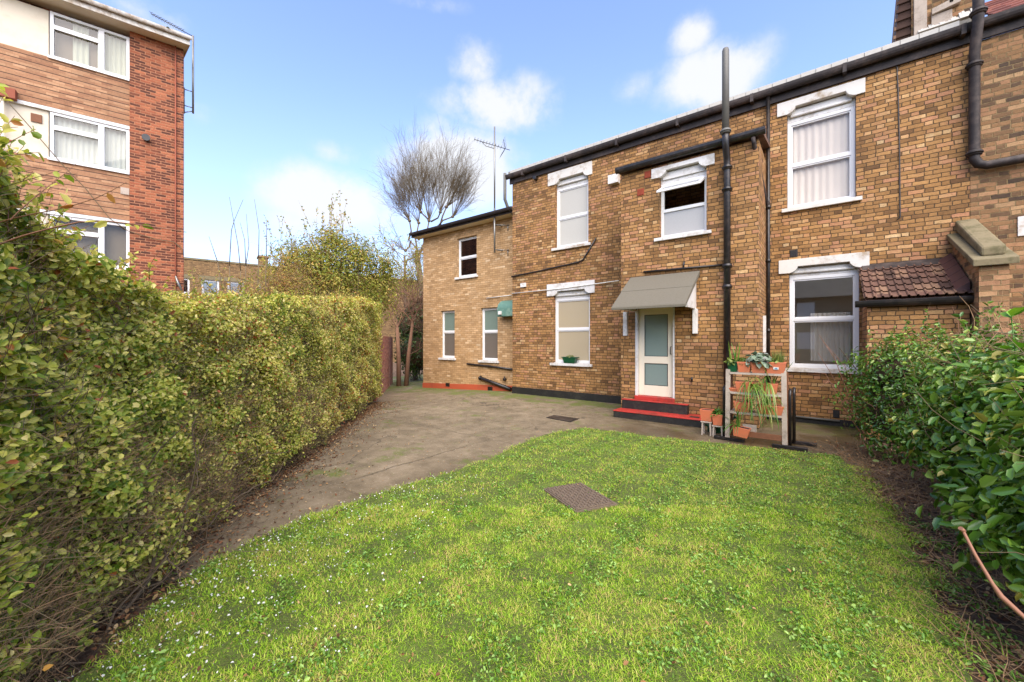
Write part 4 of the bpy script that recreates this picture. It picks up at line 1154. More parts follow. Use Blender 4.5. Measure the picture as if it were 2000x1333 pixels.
build('frame', quadslab(E4, -.01, .001), M_['tar'], dc); build('plate', quadslab(E4, .0012, .006, .1), M_['black'], dc)

# ================================================================== THE RACK OF POTS
def rY(px, py, Y): p = onY(px, py, Y); return p.x, p.z
RY = 7.55
rack = thing('plant_rack', 'weathered wooden shelf rack on black feet standing in front of the bay wall', 'plant rack', (-1.65, RY, 0))
xl, xr = onY(1421, 780, RY).x, onY(1533, 780, RY).x
zt_ = onY(1421, 721, RY).z
for x, wob_ in ((xl, .01), (xr, -.015)):
    build('post', MB().bar((x, RY, .05), (x + wob_, RY, zt_), .07, .045), M_['wood'], rack, bevel=.004)
    build('rear_post', MB().bar((x, RY + .34, .02), (x, RY + .34, zt_ - .04), .05, .04), M_['woodred'], rack, bevel=.004)
shz = [onY(1425, 727, RY).z, onY(1425, 765, RY).z, onY(1425, 803, RY).z]
for k, z_ in enumerate(shz):
    build('shelf', MB().box(xl + .036, xr - .036, RY - .015, RY + .33, z_ - .022, z_), M_['wood'], rack, bevel=.003)
    build('rail', MB().box(xl + .036, xr - .036, RY - .03, RY - .016, z_ - .03, z_ + .004), M_['wood'], rack)
build('bottom_board', MB().box(xl + .3, xr - .036, RY - .01, RY + .012, .10, .19), M_['woodred'], rack, bevel=.003)
build('bottom_board', MB().box(xl + .22, xl + .42, RY + .02, RY + .04, .12, .3), M_['wood'], rack, bevel=.003)
for x, y in ((xl - .01, RY + .02), (xr + .03, RY - .02)):
    build('foot', MB().bar((x - .2, y, .026), (x + .26, y, .026), .07, .05), M_['black'], rack, bevel=.004)
build('foot', MB().bar((xr + .05, RY + .42, .026), (xr + .4, RY + .42, .026), .06, .05), M_['black'], rack, bevel=.004)
for x, y in ((xl - .07, RY + .1), (xr + .06, RY + .1), (xr + .1, RY + .38)):
    build('black_tube', MB().tube([(x, y, .03), (x, y, .82), (x, y + .02, .88), (x, y + .08, .9)], .024, 8), M_['black'], rack)

M_['onion'] = leafmat('onion_leaf', [(0, hexc('#2f5a1a')), (.5, hexc('#4f7e28')), (.85, hexc('#7fa040')), (1, hexc('#b8b070'))], .4, .3)
M_['succ'] = leafmat('grey_green_leaf', [(0, hexc('#5a6c54')), (.6, hexc('#8b9c84')), (1, hexc('#7a6a70'))], .5, .1)
M_['herb'] = leafmat('herb_leaf', [(0, hexc('#3e5420')), (.6, hexc('#6f8434')), (1, hexc('#98a058'))], .6, .3)


def strap(mb_V, mb_Q, base, tip_dir, length, width, droop, n=7):
    p = np.array(base, float); d = np.array(tip_dir, float); d /= np.linalg.norm(d)
    s = np.cross(d, [0, 0, 1.0]); s = s / (np.linalg.norm(s) + 1e-6); o = sum(len(v) for v in mb_V); V = []
    for i in range(n + 1):
        t = i / n; w = width * (1 - t) ** .5 * (.6 + .4 * min(1, t * 4)) * .5
        V += [p - s * w, p + s * w]; d = d + np.array([0, 0, -droop / n]) + RNG.normal(0, .03, 3); d /= np.linalg.norm(d); p = p + d * length / n
        if p[2] < .015: p[2] = .015
    mb_V.append(np.array(V)); mb_Q.append(np.array([[o + 2 * i, o + 2 * i + 1, o + 2 * i + 3, o + 2 * i + 2] for i in range(n)]))


def straps(parent, centre, n, L, W, spread, droop, mat, name='plant', side=None):
    V, Q = [], []; c = np.array(centre, float)
    for _ in range(n):
        a = RNG.uniform(0, 2 * PI); dd = np.array([math.cos(a) * spread, math.sin(a) * spread, 1.0])
        if side is not None: dd = dd + np.array(side)
        strap(V, Q, c + np.array([RNG.uniform(-.05, .05), RNG.uniform(-.03, .03), 0]), dd, L * RNG.uniform(.6, 1.1), W * RNG.uniform(.7, 1.2), droop * RNG.uniform(.6, 1.3))
    Q = np.concatenate(Q); return np_mesh(name, np.concatenate(V), Q, np.repeat(RNG.uniform(0, 1, n), 7), M_[mat], parent, True)


def leafball(parent, centre, rad, n, size, mat, aspect=.5, name='plant', flat=.8, up=.5):
    p = RNG.normal(0, 1, (n, 3)); p = unit(p) * (RNG.uniform(.2, 1, (n, 1)) ** .5); p[:, 2] = np.abs(p[:, 2]) * flat
    nr = p.copy(); nr[:, 2] += up
    V, Q = leaf_arrays(np.array(centre) + p * np.array([rad, rad, rad]), nr, size * RNG.uniform(.7, 1.2, n), aspect, .4)
    return np_mesh(name, V, Q, np.repeat(RNG.uniform(0, 1, n), 2), M_[mat], parent)


def trough(name, label, x, y, z, w, d, h, mat='terracotta', tilt=0, group='pots on the rack', soil=True, cat='plant pot'):
    t = thing(name, label, cat, (x, y, z), group)
    h *= 1.08
    m = MB(); w0, d0 = w * .78, d * .78; th = .008
    m.tapered(x, y, z + .004, z + h - .02, w0, d0, w * .97, d * .97)
    # thick lip
    for a, b, c, e in ((x - w / 2, x + w / 2, y - d / 2, y - d / 2 + .014), (x - w / 2, x + w / 2, y + d / 2 - .014, y + d / 2), (x - w / 2, x - w / 2 + .014, y - d / 2 + .014, y + d / 2 - .014), (x + w / 2 - .014, x + w / 2, y - d / 2 + .014, y + d / 2 - .014)):
        m.box(a, b, c, e, z + h - .0195, z + h)
    build('pot', m, M_[mat], t, bevel=.003)
    if soil: build('soil', MB().box(x - w / 2 + .016, x + w / 2 - .016, y - d / 2 + .016, y + d / 2 - .016, z + h - .0193, z + h - .010), M_['soil'], t)
    if tilt: t.rotation_euler = (0, tilt, 0)
    return t


py_ = RY + .045
def px_of(px): return onY(px, 760, py_ - .08).x
z_ = shz[0] + .001
tz = trough('flower_pot', 'dark green square pot at the left end of the top shelf', px_of(1430), py_, z_, .15, .16, .15, 'greenplastic', cat='plant pot')
straps(tz, (px_of(1433), py_, z_ + .14), 9, .42, .03, .22, .5, 'onion'); leafball(tz, (px_of(1428), py_ - .03, z_ + .15), .09, 60, .07, 'herb')
t2 = trough('flower_pot', 'terracotta trough on the top shelf second from the left, overhung by pale green leaves', px_of(1453), py_, z_, .2, .2, .165)
leafball(t2, (px_of(1451), py_, z_ + .16), .1, 110, .08, 'herb', .4)
t3 = trough('flower_pot', 'terracotta trough in the middle of the top shelf holding the grey green succulent', px_of(1481), py_, z_, .215, .2, .17)
leafball(t3, (px_of(1480), py_, z_ + .17), .17, 150, .12, 'succ', .6); leafball(t3, (px_of(1466), py_ - .02, z_ + .15), .08, 40, .09, 'succ', .6)
t4 = trough('flower_pot', 'long terracotta trough with a small white and blue sticker at the top shelf right end', px_of(1514), py_ + .02, z_, .28, .22, .17)
build('sticker', MB().box(px_of(1515) - .03, px_of(1515) + .04, py_ + .02 - .108, py_ + .02 - .104, z_ + .07, z_ + .11), M_['white'], t4)
build('sticker_mark', MB().prism([(px_of(1515) - .02, z_ + .08), (px_of(1515) + .03, z_ + .078), (px_of(1515) + .005, z_ + .10)], 'y', py_ + .02 - .111, py_ + .02 - .1085), plain('blue_ink', hexc('#2c7a9a'), .5, .05), t4)
V, Q = [], []
for _ in range(190):
    strap(V, Q, (px_of(1518) + RNG.uniform(-.07, .07), py_ + RNG.uniform(-.05, .06), z_ + .16), (RNG.normal(0, .35), RNG.normal(0, .3), 1), RNG.uniform(.12, .27), .006, .1, 3)
np_mesh('plant', np.concatenate(V), np.concatenate(Q), np.repeat(RNG.uniform(0, 1, 190), 3), M_['herb'], t4)
leafball(t4, (px_of(1508), py_ - .03, z_ + .165), .09, 50, .06, 'herb')
z2 = shz[1] + .001
t5 = trough('flower_pot', 'terracotta trough on the second shelf behind the hanging onion leaves, left part', px_of(1453), py_ - .01, z2, .26, .17, .16)
straps(t5, (px_of(1460), py_, z2 + .13), 24, .9, .014, .5, 3.6, 'onion', side=(.5, -.8, 0))
t6 = trough('flower_pot', 'terracotta trough at the right of the second shelf under the hanging onions', px_of(1502), py_ - .01, z2, .24, .17, .16)
straps(t6, (px_of(1492), py_, z2 + .13), 26, .85, .014, .4, 3.6, 'onion', side=(-.1, -.8, .2)); straps(t6, (px_of(1512), py_, z2 + .13), 7, .5, .025, .5, .4, 'onion')
trough('flower_pot', 'small low terracotta saucer pot in the left corner of the second shelf', px_of(1433), py_, z2, .14, .15, .06)
z3 = shz[2] + .001
t7 = trough('flower_pot', 'terracotta trough at the left of the third shelf', px_of(1449), py_ - .01, z3, .25, .17, .16)
straps(t7, (px_of(1462), py_, z3 + .12), 14, .55, .018, .6, 3.2, 'onion', side=(.3, -.9, 0))
t8 = trough('flower_pot', 'longest terracotta trough at the right of the third shelf', px_of(1505), py_ - .01, z3, .36, .17, .14)
straps(t8, (px_of(1497), py_, z3 + .12), 12, .5, .02, .6, 3.0, 'onion', side=(0, -.9, 0))
t9 = trough('flower_pot', 'terracotta trough tilted at the bottom of the rack with onion leaves spilling over', px_of(1447), RY - .06, .10, .25, .17, .15, tilt=.12)
straps(t9, (px_of(1437), RY - .06, .24), 16, .4, .02, .6, 2.6, 'onion', side=(-.4, -.5, .2))
# two pots on sticks and a watering can to the left of the rack
SYp = 7.75
def stool(x, label, h, w=.14):
    t = thing('pot_stand', label, 'stand', (x, SYp, 0), 'stands beside the rack')
    for dx_, dy_ in ((-w / 2, -.06), (w / 2, -.06), (w / 2, .08), (-w / 2, .08)):
        build('leg', MB().bar((x + dx_, SYp + dy_, 0), (x + dx_ * .9, SYp + dy_, h - .02), .022, .018), M_['wood'], t)
    build('seat', MB().box(x - w / 2 - .02, x + w / 2 + .02, SYp - .08, SYp + .1, h - .02, h), M_['wood'], t)
xa, xb = onY(1381, 780, SYp).x, onY(1403, 785, SYp).x
stool(xa, 'rough wooden stand under the empty square pot beside the steps', .25); stool(xb, 'rough wooden stand under the planted pot next to the rack', .20)
trough('flower_pot', 'empty terracotta square pot on the stand nearest the red steps', xa, SYp, .252, .21, .19, .19, group='pots beside the rack')
u2 = trough('flower_pot', 'terracotta square pot with drooping green leaves on the stand next to the rack', xb, SYp - .02, .202, .17, .17, .18, group='pots beside the rack')
leafball(u2, (xb, SYp - .02, .39), .09, 90, .08, 'onion', .3); straps(u2, (xb, SYp, .38), 12, .25, .02, .5, 1.5, 'onion')
wc = thing('watering_can', 'dark green plastic watering can on the ground behind the pot stands', 'watering can', (xa + .06, SYp + .34, 0))
wx, wy = xa + .06, SYp + .34
build('body', MB().lathe([(0.001, 0), (.11, 0), (.125, .02), (.12, .1), (.125, .105), (.12, .11), (.118, .2), (.10, .24), (.04, .25), (.001, .25)], (wx, wy, 0), 20), M_['greenplastic'], wc)
build('handle', MB().tube([(wx - .10, wy, .08), (wx - .2, wy, .14), (wx - .21, wy, .26), (wx - .14, wy, .33), (wx - .02, wy, .32), (wx + .05, wy, .25)], .016, 8), M_['greenplastic'], wc)
build('spout', MB().tube([(wx + .1, wy, .06), (wx + .24, wy + .02, .2), (wx + .32, wy + .03, .3)], [.03, .02, .016], 8).tube([(wx + .31, wy + .03, .29), (wx + .34, wy + .03, .32)], [.02, .045], 10), M_['greenplastic'], wc)
# planter on the left window sill
wb = thing('window_box', 'small dark green plastic planter on the sill of the lower left window', 'plant pot', (onY(1113, 700, YA).x, YA - .02, W2[2]))
bxm = onY(1099, 700, YA - .03).x, onY(1126, 700, YA - .03).x
build('pot', MB().tapered((bxm[0] + bxm[1]) / 2, YA - .0, W2[2] + .014, W2[2] + .17, .34, .13, .44, .17), M_['greenplastic'], wb, bevel=.006)
build('rim', MB().box(bxm[0] - .03, bxm[1] + .03, YA - .095, YA + .095, W2[2] + .171, W2[2] + .19), M_['greenplastic'], wb, bevel=.004)
leafball(wb, ((bxm[0] + bxm[1]) / 2, YA, W2[2] + .19), .12, 40, .05, 'herb', flat=.3)

# ================================================================== VEGETATION
def branchy(root, starts, mat, levels, name, seed=3, sides=5, k=5):
    """recursive branching drawn as tapered tubes; starts: (point, dir, length, radius)"""
    rg = np.random.default_rng(seed); cur = starts; allP, allR = [], []
    for lv, (nb_, ang_, ls, upb, wig) in enumerate(levels):
        P, Rr = [], []; nxt = []
        for (p, d, L_, r_) in cur:
            d = np.array(d, float); d /= np.linalg.norm(d); pts = [np.array(p, float)]
            for i in range(k):
                d = d + rg.normal(0, wig, 3) + np.array([0, 0, upb]); d /= np.linalg.norm(d); pts.append(pts[-1] + d * L_ / k)
            P.append(pts); Rr.append([r_ * (1 - .45 * i / k) for i in range(k + 1)])
            for b in range(nb_):
                t = rg.uniform(.35, 1) if b else 1; i = min(int(t * k), k - 1); q = pts[i] + (pts[i + 1] - pts[i]) * (t * k - i)
                nd = d + rg.normal(0, ang_, 3); nxt.append((q, nd, L_ * ls * rg.uniform(.7, 1.2), r_ * (.6 if b == 0 else .45)))
        allP.append(np.array(P)); allR.append(np.array(Rr)); cur = nxt
    parts = []
    for P, Rr in zip(allP, allR):
        V, Q = twig_arrays(P, Rr); parts.append((V, Q, np.zeros(len(Q))))
    return parts, cur


HEDGE = [(0, hexc('#56701a')), (.16, hexc('#869a34')), (.38, hexc('#b8bc52')), (.64, hexc('#dcd070')), (.86, hexc('#ecdc98')), (.955, hexc('#cc9c4c')), (1, hexc('#b0643c'))]
M_['hedgeleaf'] = leafmat('hedge_leaf', HEDGE, .42, .42)
M_['goldleaf'] = leafmat('golden_leaf', [(0, hexc('#5e6c20')), (.35, hexc('#8c9434')), (.65, hexc('#b8aa50')), (.85, hexc('#c49c54')), (1, hexc('#9c6a38'))], .5, .3)
M_['shrubleaf'] = leafmat('glossy_dark_leaf', [(0, hexc('#345a18')), (.4, hexc('#527a26')), (.75, hexc('#769638')), (.93, hexc('#a8ba58')), (1, hexc('#b0a450'))], .28, .2, .6)
M_['evergreen'] = leafmat('evergreen_leaf', [(0, hexc('#1c300e')), (.6, hexc('#39521c')), (1, hexc('#5c7430'))], .4, .15)
M_['sprig'] = leafmat('fresh_green_leaf', [(0, hexc('#4d7a1c')), (1, hexc('#86b03a'))], .3, .3)
M_['deadleaf'] = leafmat('dead_brown_leaf', [(0, hexc('#4e3020')), (.5, hexc('#7c5236')), (.8, hexc('#a47c50')), (1, hexc('#cfb080'))], .8, .2)
M_['petal'] = leafmat('white_petal', [(0, (.62, .6, .52, 1)), (1, (.85, .84, .8, 1))], .6, .3)

hd = np.array([.3, 1.0, 1.5, 2.1, 2.8, 3.6, 4.8, 6.4, 9.0, 11.6]); hr = np.array([-1.72, -1.86, -1.98, -2.22, -2.46, -2.62, -2.78, -2.98, -3.42, -3.88])
ht_d = np.array([.3, 1.5, 2.0, 2.4, 3.0, 4.3, 8, 11.6]); ht_z = np.array([2.5, 2.46, 2.28, 2.04, 1.99, 2.10, 2.52, 2.84])
def rface(d, z): return np.interp(d, hd, hr) - .10 * (z / 2.2) + .05 * np.sin(d * 2.3 + z * 3.1) + .04 * np.sin(d * 7.1 + z * 5)
def ztop(d): return np.interp(d, ht_d, ht_z) + .05 * np.sin(d * 5.3) + .04 * np.sin(d * 11.7)
hedge = thing('hedge', 'long tall clipped hedge of small yellow green leaves along the left of the yard', 'hedge', rd(-2.7, 4.0))


def hedge_leaves(n, d0, d1, pw):
    d = d0 + (d1 - d0) * RNG.uniform(0, 1, n) ** pw
    top = RNG.uniform(0, 1, n) < .17
    zt = ztop(d); z = np.where(top, zt - np.abs(RNG.exponential(.05, n)), .04 + (zt - .04) * RNG.uniform(0, 1, n) ** .9)
    dep = np.where(top, RNG.uniform(0, 1.0, n), RNG.exponential(.085, n)); dep = np.minimum(dep, 1.0)
    # bare, twiggy patches low down and where the clipper bit deep
    P = np.stack([d * 1.0, z * 1.3, d * .3], 1); nz = np_noise(P, 2.3, 1.0)
    low = np.clip(1.0 - z / (.45 + .5 * np.clip((3.6 - d) / 1.5, 0, 1)), 0, 1); keep = RNG.uniform(0, 1, n) > np.clip(low * .6 + (nz < .33) * .3, 0, .93)
    d, z, dep, top, nz, low = d[keep], z[keep], dep[keep], top[keep], nz[keep], low[keep]; n = len(d)
    # rounded lower edge tucked in, tufts sticking out
    tuft = .16 * (np_noise(P[keep], 5.5, 3.0) - .5) + .12 * (np_noise(P[keep], 2.1, 6.0) - .5) + .05 * RNG.normal(0, 1, n) * (RNG.uniform(0, 1, n) < .2)
    r = rface(d, z) - dep + tuft + np.where(z < .35, -.12 * (1 - z / .35), 0)
    pos = rdarr(r, d, z)
    nr = np.where(top[:, None], rdarr(np.full(n, .15), np.full(n, -.1), np.full(n, 1.0)), rdarr(np.full(n, 1.0), np.full(n, -.35), np.full(n, .45)))
    size = RNG.uniform(.022, .042, n) * np.where(d < 2.2, 1.12, 1.0) * np.where(d > 7, 1.25, 1.0)
    V, Q = leaf_arrays(pos, nr, size, .56, .62, .3)
    # leaf colour: its own kind of green, yellower on the outside growth, greener in some bushes
    rn = np.clip(.42 + .33 * RNG.normal(0, 1, n) * .8 + .25 * (np_noise(P[keep], 1.2, 8.0) - .5) + .16 * np.clip((d - 2.5) / 5, 0, 1), 0, 1)
    return V, Q, np.repeat(rn, 2)


def join(parts):
    V, Q, R, o = [], [], [], 0
    for v, q, r in parts: V.append(v); Q.append(q + o); R.append(r); o += len(v)
    return np.concatenate(V), np.concatenate(Q), np.concatenate(R)


V, Q, R = join([hedge_leaves(100000, .9, 4.6, 1.0), hedge_leaves(130000, 4.4, 11.6, .95)])
fo = np_mesh('foliage', V, Q, R, M_['hedgeleaf'], hedge)
# clipped far end of the hedge
n = 9000; z = RNG.uniform(.05, 2.8, n); r = RNG.uniform(-4.9, -3.85, n); d = 11.6 + RNG.exponential(.08, n) * 1.0
V, Q = leaf_arrays(rdarr(r, d, z), rdarr(np.full(n, .6), np.full(n, .5), np.full(n, .3)), RNG.uniform(.04, .06, n), .56, .7)
np_mesh('foliage', V, Q, np.repeat(RNG.uniform(.1, .9, n), 2), M_['hedgeleaf'], hedge)
# stems and twigs
n = 17000; d = .9 + 10.6 * RNG.uniform(0, 1, n) ** 1.35; zt = ztop(d); z = .02 + zt * RNG.uniform(0, 1, n) ** 1.5 * .97
r = rface(d, z) - RNG.exponential(.13, n) - .02 - np.where(z < .35, .1 * (1 - z / .35), 0)
base = rdarr(r, d, z); dr_ = rdarr(RNG.normal(.15, .45, n), RNG.normal(0, .7, n), RNG.normal(.55, .5, n))
P, Rr = rand_twigs(base, dr_, RNG.uniform(.12, .42, n), RNG.uniform(.0012, .0034, n), 4, .25)
V, Q = twig_arrays(P, Rr); np_mesh('twigs', V, Q, None, M_['twig'], hedge)['kind'] = 'stuff'
n = 7000; d = .9 + 5 * RNG.uniform(0, 1, n) ** 1.5; z = .03 + 1.15 * RNG.uniform(0, 1, n) ** 1.3
r = rface(d, z) - RNG.exponential(.06, n) + .01 - np.where(z < .35, .1 * (1 - z / .35), 0)
P, Rr = rand_twigs(rdarr(r, d, z), rdarr(RNG.normal(.1, .4, n), RNG.normal(0, .9, n), RNG.normal(.3, .45, n)), RNG.uniform(.08, .26, n), RNG.uniform(.0010, .0026, n), 4, .28)
V, Q = twig_arrays(P, Rr); np_mesh('dry_twigs', V, Q, None, M_['paletwig'], hedge)['kind'] = 'stuff'
n = 260; d = np.linspace(.8, 11.5, n) + RNG.normal(0, .06, n); base = rdarr(rface(d, 0) - RNG.uniform(.2, .55, n), d, np.full(n, -.03))
P, Rr = rand_twigs(base, rdarr(RNG.normal(-.08, .15, n), RNG.normal(0, .3, n), np.ones(n)), RNG.uniform(.8, 1.5, n), RNG.uniform(.004, .011, n), 7, .14)
V, Q = twig_arrays(P, Rr); np_mesh('stems', V, Q, None, M_['bark'], hedge, True)['kind'] = 'stuff'
# dense heart of the hedge: a lumpy dark solid, coloured for inner branches and their shade
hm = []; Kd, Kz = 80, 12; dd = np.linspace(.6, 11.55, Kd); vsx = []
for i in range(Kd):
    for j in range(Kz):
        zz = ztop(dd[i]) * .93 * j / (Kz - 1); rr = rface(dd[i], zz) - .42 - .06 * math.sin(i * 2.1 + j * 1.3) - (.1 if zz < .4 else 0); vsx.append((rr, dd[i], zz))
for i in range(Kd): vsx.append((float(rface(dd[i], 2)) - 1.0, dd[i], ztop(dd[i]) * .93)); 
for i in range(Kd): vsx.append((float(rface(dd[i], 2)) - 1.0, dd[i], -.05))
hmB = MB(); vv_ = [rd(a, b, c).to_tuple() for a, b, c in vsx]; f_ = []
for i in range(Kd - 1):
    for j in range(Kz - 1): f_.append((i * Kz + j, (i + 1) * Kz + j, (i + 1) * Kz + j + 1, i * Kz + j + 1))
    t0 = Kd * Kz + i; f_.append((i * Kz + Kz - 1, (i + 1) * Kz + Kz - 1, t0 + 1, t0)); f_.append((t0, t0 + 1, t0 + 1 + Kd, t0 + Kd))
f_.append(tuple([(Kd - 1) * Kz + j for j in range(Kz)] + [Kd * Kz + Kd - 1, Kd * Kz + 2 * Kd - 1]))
hmB.add(vv_, f_); build('branch_shade_core', hmB, M_['branchshade'], hedge)
# gnarled old stems showing at the foot of the hedge near the camera
gn = []; rgs = np.random.default_rng(4)
for k in range(26):
    d0 = rgs.uniform(1.7, 3.4); r0 = float(np.interp(d0, hd, hr)) - rgs.uniform(.02, .22)
    gn.append((np.array(rd(r0, d0, -.02)), rdarr(np.array([rgs.normal(-.1, .5)]), np.array([rgs.normal(.3, .7)]), np.array([rgs.uniform(.15, .9)]))[0], rgs.uniform(.35, .7), rgs.uniform(.007, .015)))
parts, _ = branchy(hedge, gn, 'bark', [(3, .5, .7, .05, .22), (2, .6, .6, .05, .25), (0, .5, .5, .0, .25)], 'old_stem', 5)
V, Q, R = join(parts); np_mesh('old_stem', V, Q, None, M_['bark'], hedge)['kind'] = 'stuff'


def shoots(parent, bases, dirs, lens, rad, mat, leaf=None, leafsize=.03, per=14, name='shoots'):
    P, Rr = rand_twigs(np.array(bases), np.array(dirs), np.array(lens), np.array(rad), 8, .07)
    V, Q = twig_arrays(P, Rr); np_mesh(name, V, Q, None, M_[mat], parent)['kind'] = 'stuff'
    if leaf:
        n_ = len(P); t = RNG.uniform(.25, 1, (n_, per)); i0 = np.minimum((t * 7).astype(int), 6); fr = t * 7 - i0
        idx = np.arange(n_)[:, None]; pos = P[idx, i0] * (1 - fr[..., None]) + P[idx, i0 + 1] * fr[..., None]
        pos = pos.reshape(-1, 3); m_ = len(pos)
        V, Q = leaf_arrays(pos, RNG.normal(0, 1, (m_, 3)) + np.array([0, 0, .5]), leafsize * RNG.uniform(.7, 1.2, m_), .5, .6)
        np_mesh('foliage', V, Q, np.repeat(RNG.uniform(0, 1, m_), 2), M_[leaf], parent)


# long untrimmed shoots standing out of the near end of the hedge
n = 150; d = RNG.uniform(1.2, 2.6, n); base = rdarr(rface(d, 2) - RNG.uniform(0, .25, n), d, ztop(d) - .15)
shoots(hedge, base, rdarr(RNG.normal(.1, .35, n), RNG.normal(.2, .4, n), np.full(n, 1.0)), RNG.uniform(.18, .42, n), RNG.uniform(.002, .0035, n), 'twigred', 'hedgeleaf', .042, 13)
n = 420; d = RNG.uniform(1.3, 8, n); z = RNG.uniform(.35, 1, n) * ztop(d); base = rdarr(rface(d, z) - .05, d, z)
shoots(hedge, base, rdarr(RNG.normal(.5, .3, n), RNG.normal(-.1, .6, n), RNG.normal(.6, .4, n)), RNG.uniform(.10, .24, n), RNG.uniform(.0014, .0025, n), 'twigred', 'hedgeleaf', .036, 9)
n = 330; d = RNG.uniform(2.3, 11.3, n); base = rdarr(rface(d, 2) - RNG.uniform(0, .9, n), d, ztop(d) - .05)
shoots(hedge, base, rdarr(RNG.normal(0, .5, n), RNG.normal(0, .5, n), np.full(n, 1.0)), RNG.uniform(.08, .28, n), RNG.uniform(.0015, .003, n), 'paletwig', 'goldleaf', .035, 8)
shoots(hedge, [at(-10, 480, 1.55), at(-20, 440, 1.6), at(20, 430, 1.6)], rdarr(np.array([.6, .7, .3]), np.array([.3, .2, .3]), np.array([.55, .45, 1.0])), [.62, .5, .35], [.005, .0035, .003], 'twigred', 'hedgeleaf', .05, 5)


def blob_bush(name, label, cat, blobs, leaf, size, mat_twig, twigs=900, aspect=.5, shell=.55, sprigs=0, tone=0, stem_n=26, ground=None, group=None, core=None, spr_len=.5, shootmat=None):
    """bush made of leaf clumps in several ellipsoids: (x,y,z, rx,ry,rz, leaves)"""
    cx, cy = np.mean([b[0] for b in blobs]), np.mean([b[1] for b in blobs]); gz_ = gz(cx) if ground is None else ground
    t = thing(name, label, cat, (float(cx), float(cy), gz_), group); parts = []
    for (x, y, z, rx, ry, rz, n_) in blobs:
        p = unit(RNG.normal(0, 1, (n_, 3))); rad = shell + (1 - shell) * RNG.uniform(0, 1, n_)
        lump = 1 + .22 * (np_noise(p, 3.1, x + y) - .5) * 2 + .12 * (np_noise(p, 8.3, z) - .5) * 2
        q = p * (rad * lump)[:, None] * np.array([rx, ry, rz]) + np.array([x, y, z])
        keep = (q[:, 2] > gz_ + .02) & (np_noise(q, 6.0 / max(rx, .5), 4.0) > .24); q, p2 = q[keep], p[keep]; m_ = len(q)
        nr = p2 + np.array([0, 0, .45]); V, Q = leaf_arrays(q, nr, size * RNG.uniform(.45, 1.3, m_), aspect, .6, .32)
        rn = np.clip(RNG.normal(.5 + tone, .24, m_) + .3 * (np_noise(q, 2.2, 9) - .5), 0, 1); parts.append((V, Q, np.repeat(rn, 2)))
    V, Q, R = join(parts); np_mesh('foliage', V, Q, R, M_[leaf], t)
    # branches running from the foot to the crown
    bb = []; dd_ = []; ll = []
    for _ in range(stem_n):
        b = blobs[RNG.integers(len(blobs))]; tgt = np.array(b[:3]) + RNG.normal(0, .45, 3) * np.array(b[3:6])
        s0 = np.array([cx + RNG.normal(0, .12), cy + RNG.normal(0, .12), gz_ - .03]); bb.append(s0); dd_.append(tgt - s0); ll.append(np.linalg.norm(tgt - s0))
    P, Rr = rand_twigs(np.array(bb), np.array(dd_), np.array(ll), RNG.uniform(.008, .02, stem_n), 8, .05)
    V, Q = twig_arrays(P, Rr); np_mesh('stems', V, Q, None, M_['bark'], t, True)['kind'] = 'stuff'
    if twigs:
        w = np.array([b[6] for b in blobs], float); k = RNG.choice(len(blobs), twigs, p=w / w.sum()); B = np.array([b[:6] for b in blobs])[k]
        p = unit(RNG.normal(0, 1, (twigs, 3))); q = B[:, :3] + p * B[:, 3:] * RNG.uniform(.3, .95, (twigs, 1)); q = q[q[:, 2] > gz_ + .05]; m_ = len(q)
        P, Rr = rand_twigs(q, unit(RNG.normal(0, 1, (m_, 3))) * .6 + np.array([0, 0, .7]), RNG.uniform(.2, .5, m_) * (size / .06), RNG.uniform(.0015, .004, m_) * max(1, size / .06), 5, .2)
        V, Q = twig_arrays(P, Rr); np_mesh('twigs', V, Q, None, M_[mat_twig], t)['kind'] = 'stuff'
    if core:
        m = MB()
        for (x, y, z, rx, ry, rz, n_) in blobs:
            k_ = core; 
            m.lathe([(.001, -rz * k_)] + [(rx * k_ * math.cos(a), rz * k_ * math.sin(a)) for a in np.linspace(-1.3, 1.3, 7)] + [(.001, rz * k_)], (x, y, z), 12)
        build('branch_shade_core', m, M_['branchshade'], t)  # solid core, its dark colour stands for branches and shade inside the bush
    if sprigs:
        bs, ds = [], []
        for _ in range(sprigs):
            b = blobs[RNG.integers(len(blobs))]; a = RNG.uniform(0, 2 * PI); rr = RNG.uniform(0, .8)
            bs.append([b[0] + math.cos(a) * rr * b[3], b[1] + math.sin(a) * rr * b[4], b[2] + b[5] * math.sqrt(1 - rr * rr) * .9]); ds.append([RNG.normal(0, .2), RNG.normal(0, .2), 1])
        shoots(t, bs, ds, RNG.uniform(.5, 1.3, sprigs) * spr_len, RNG.uniform(.6, 1.2, sprigs) * .004 * max(1, size / .06), shootmat or mat_twig, leaf, size * .9, 12)
    return t


def b_at(px, py, d, rx, ry, rz, n): p = at(px, py, d); return (p.x, p.y, p.z, rx, ry, rz, n)
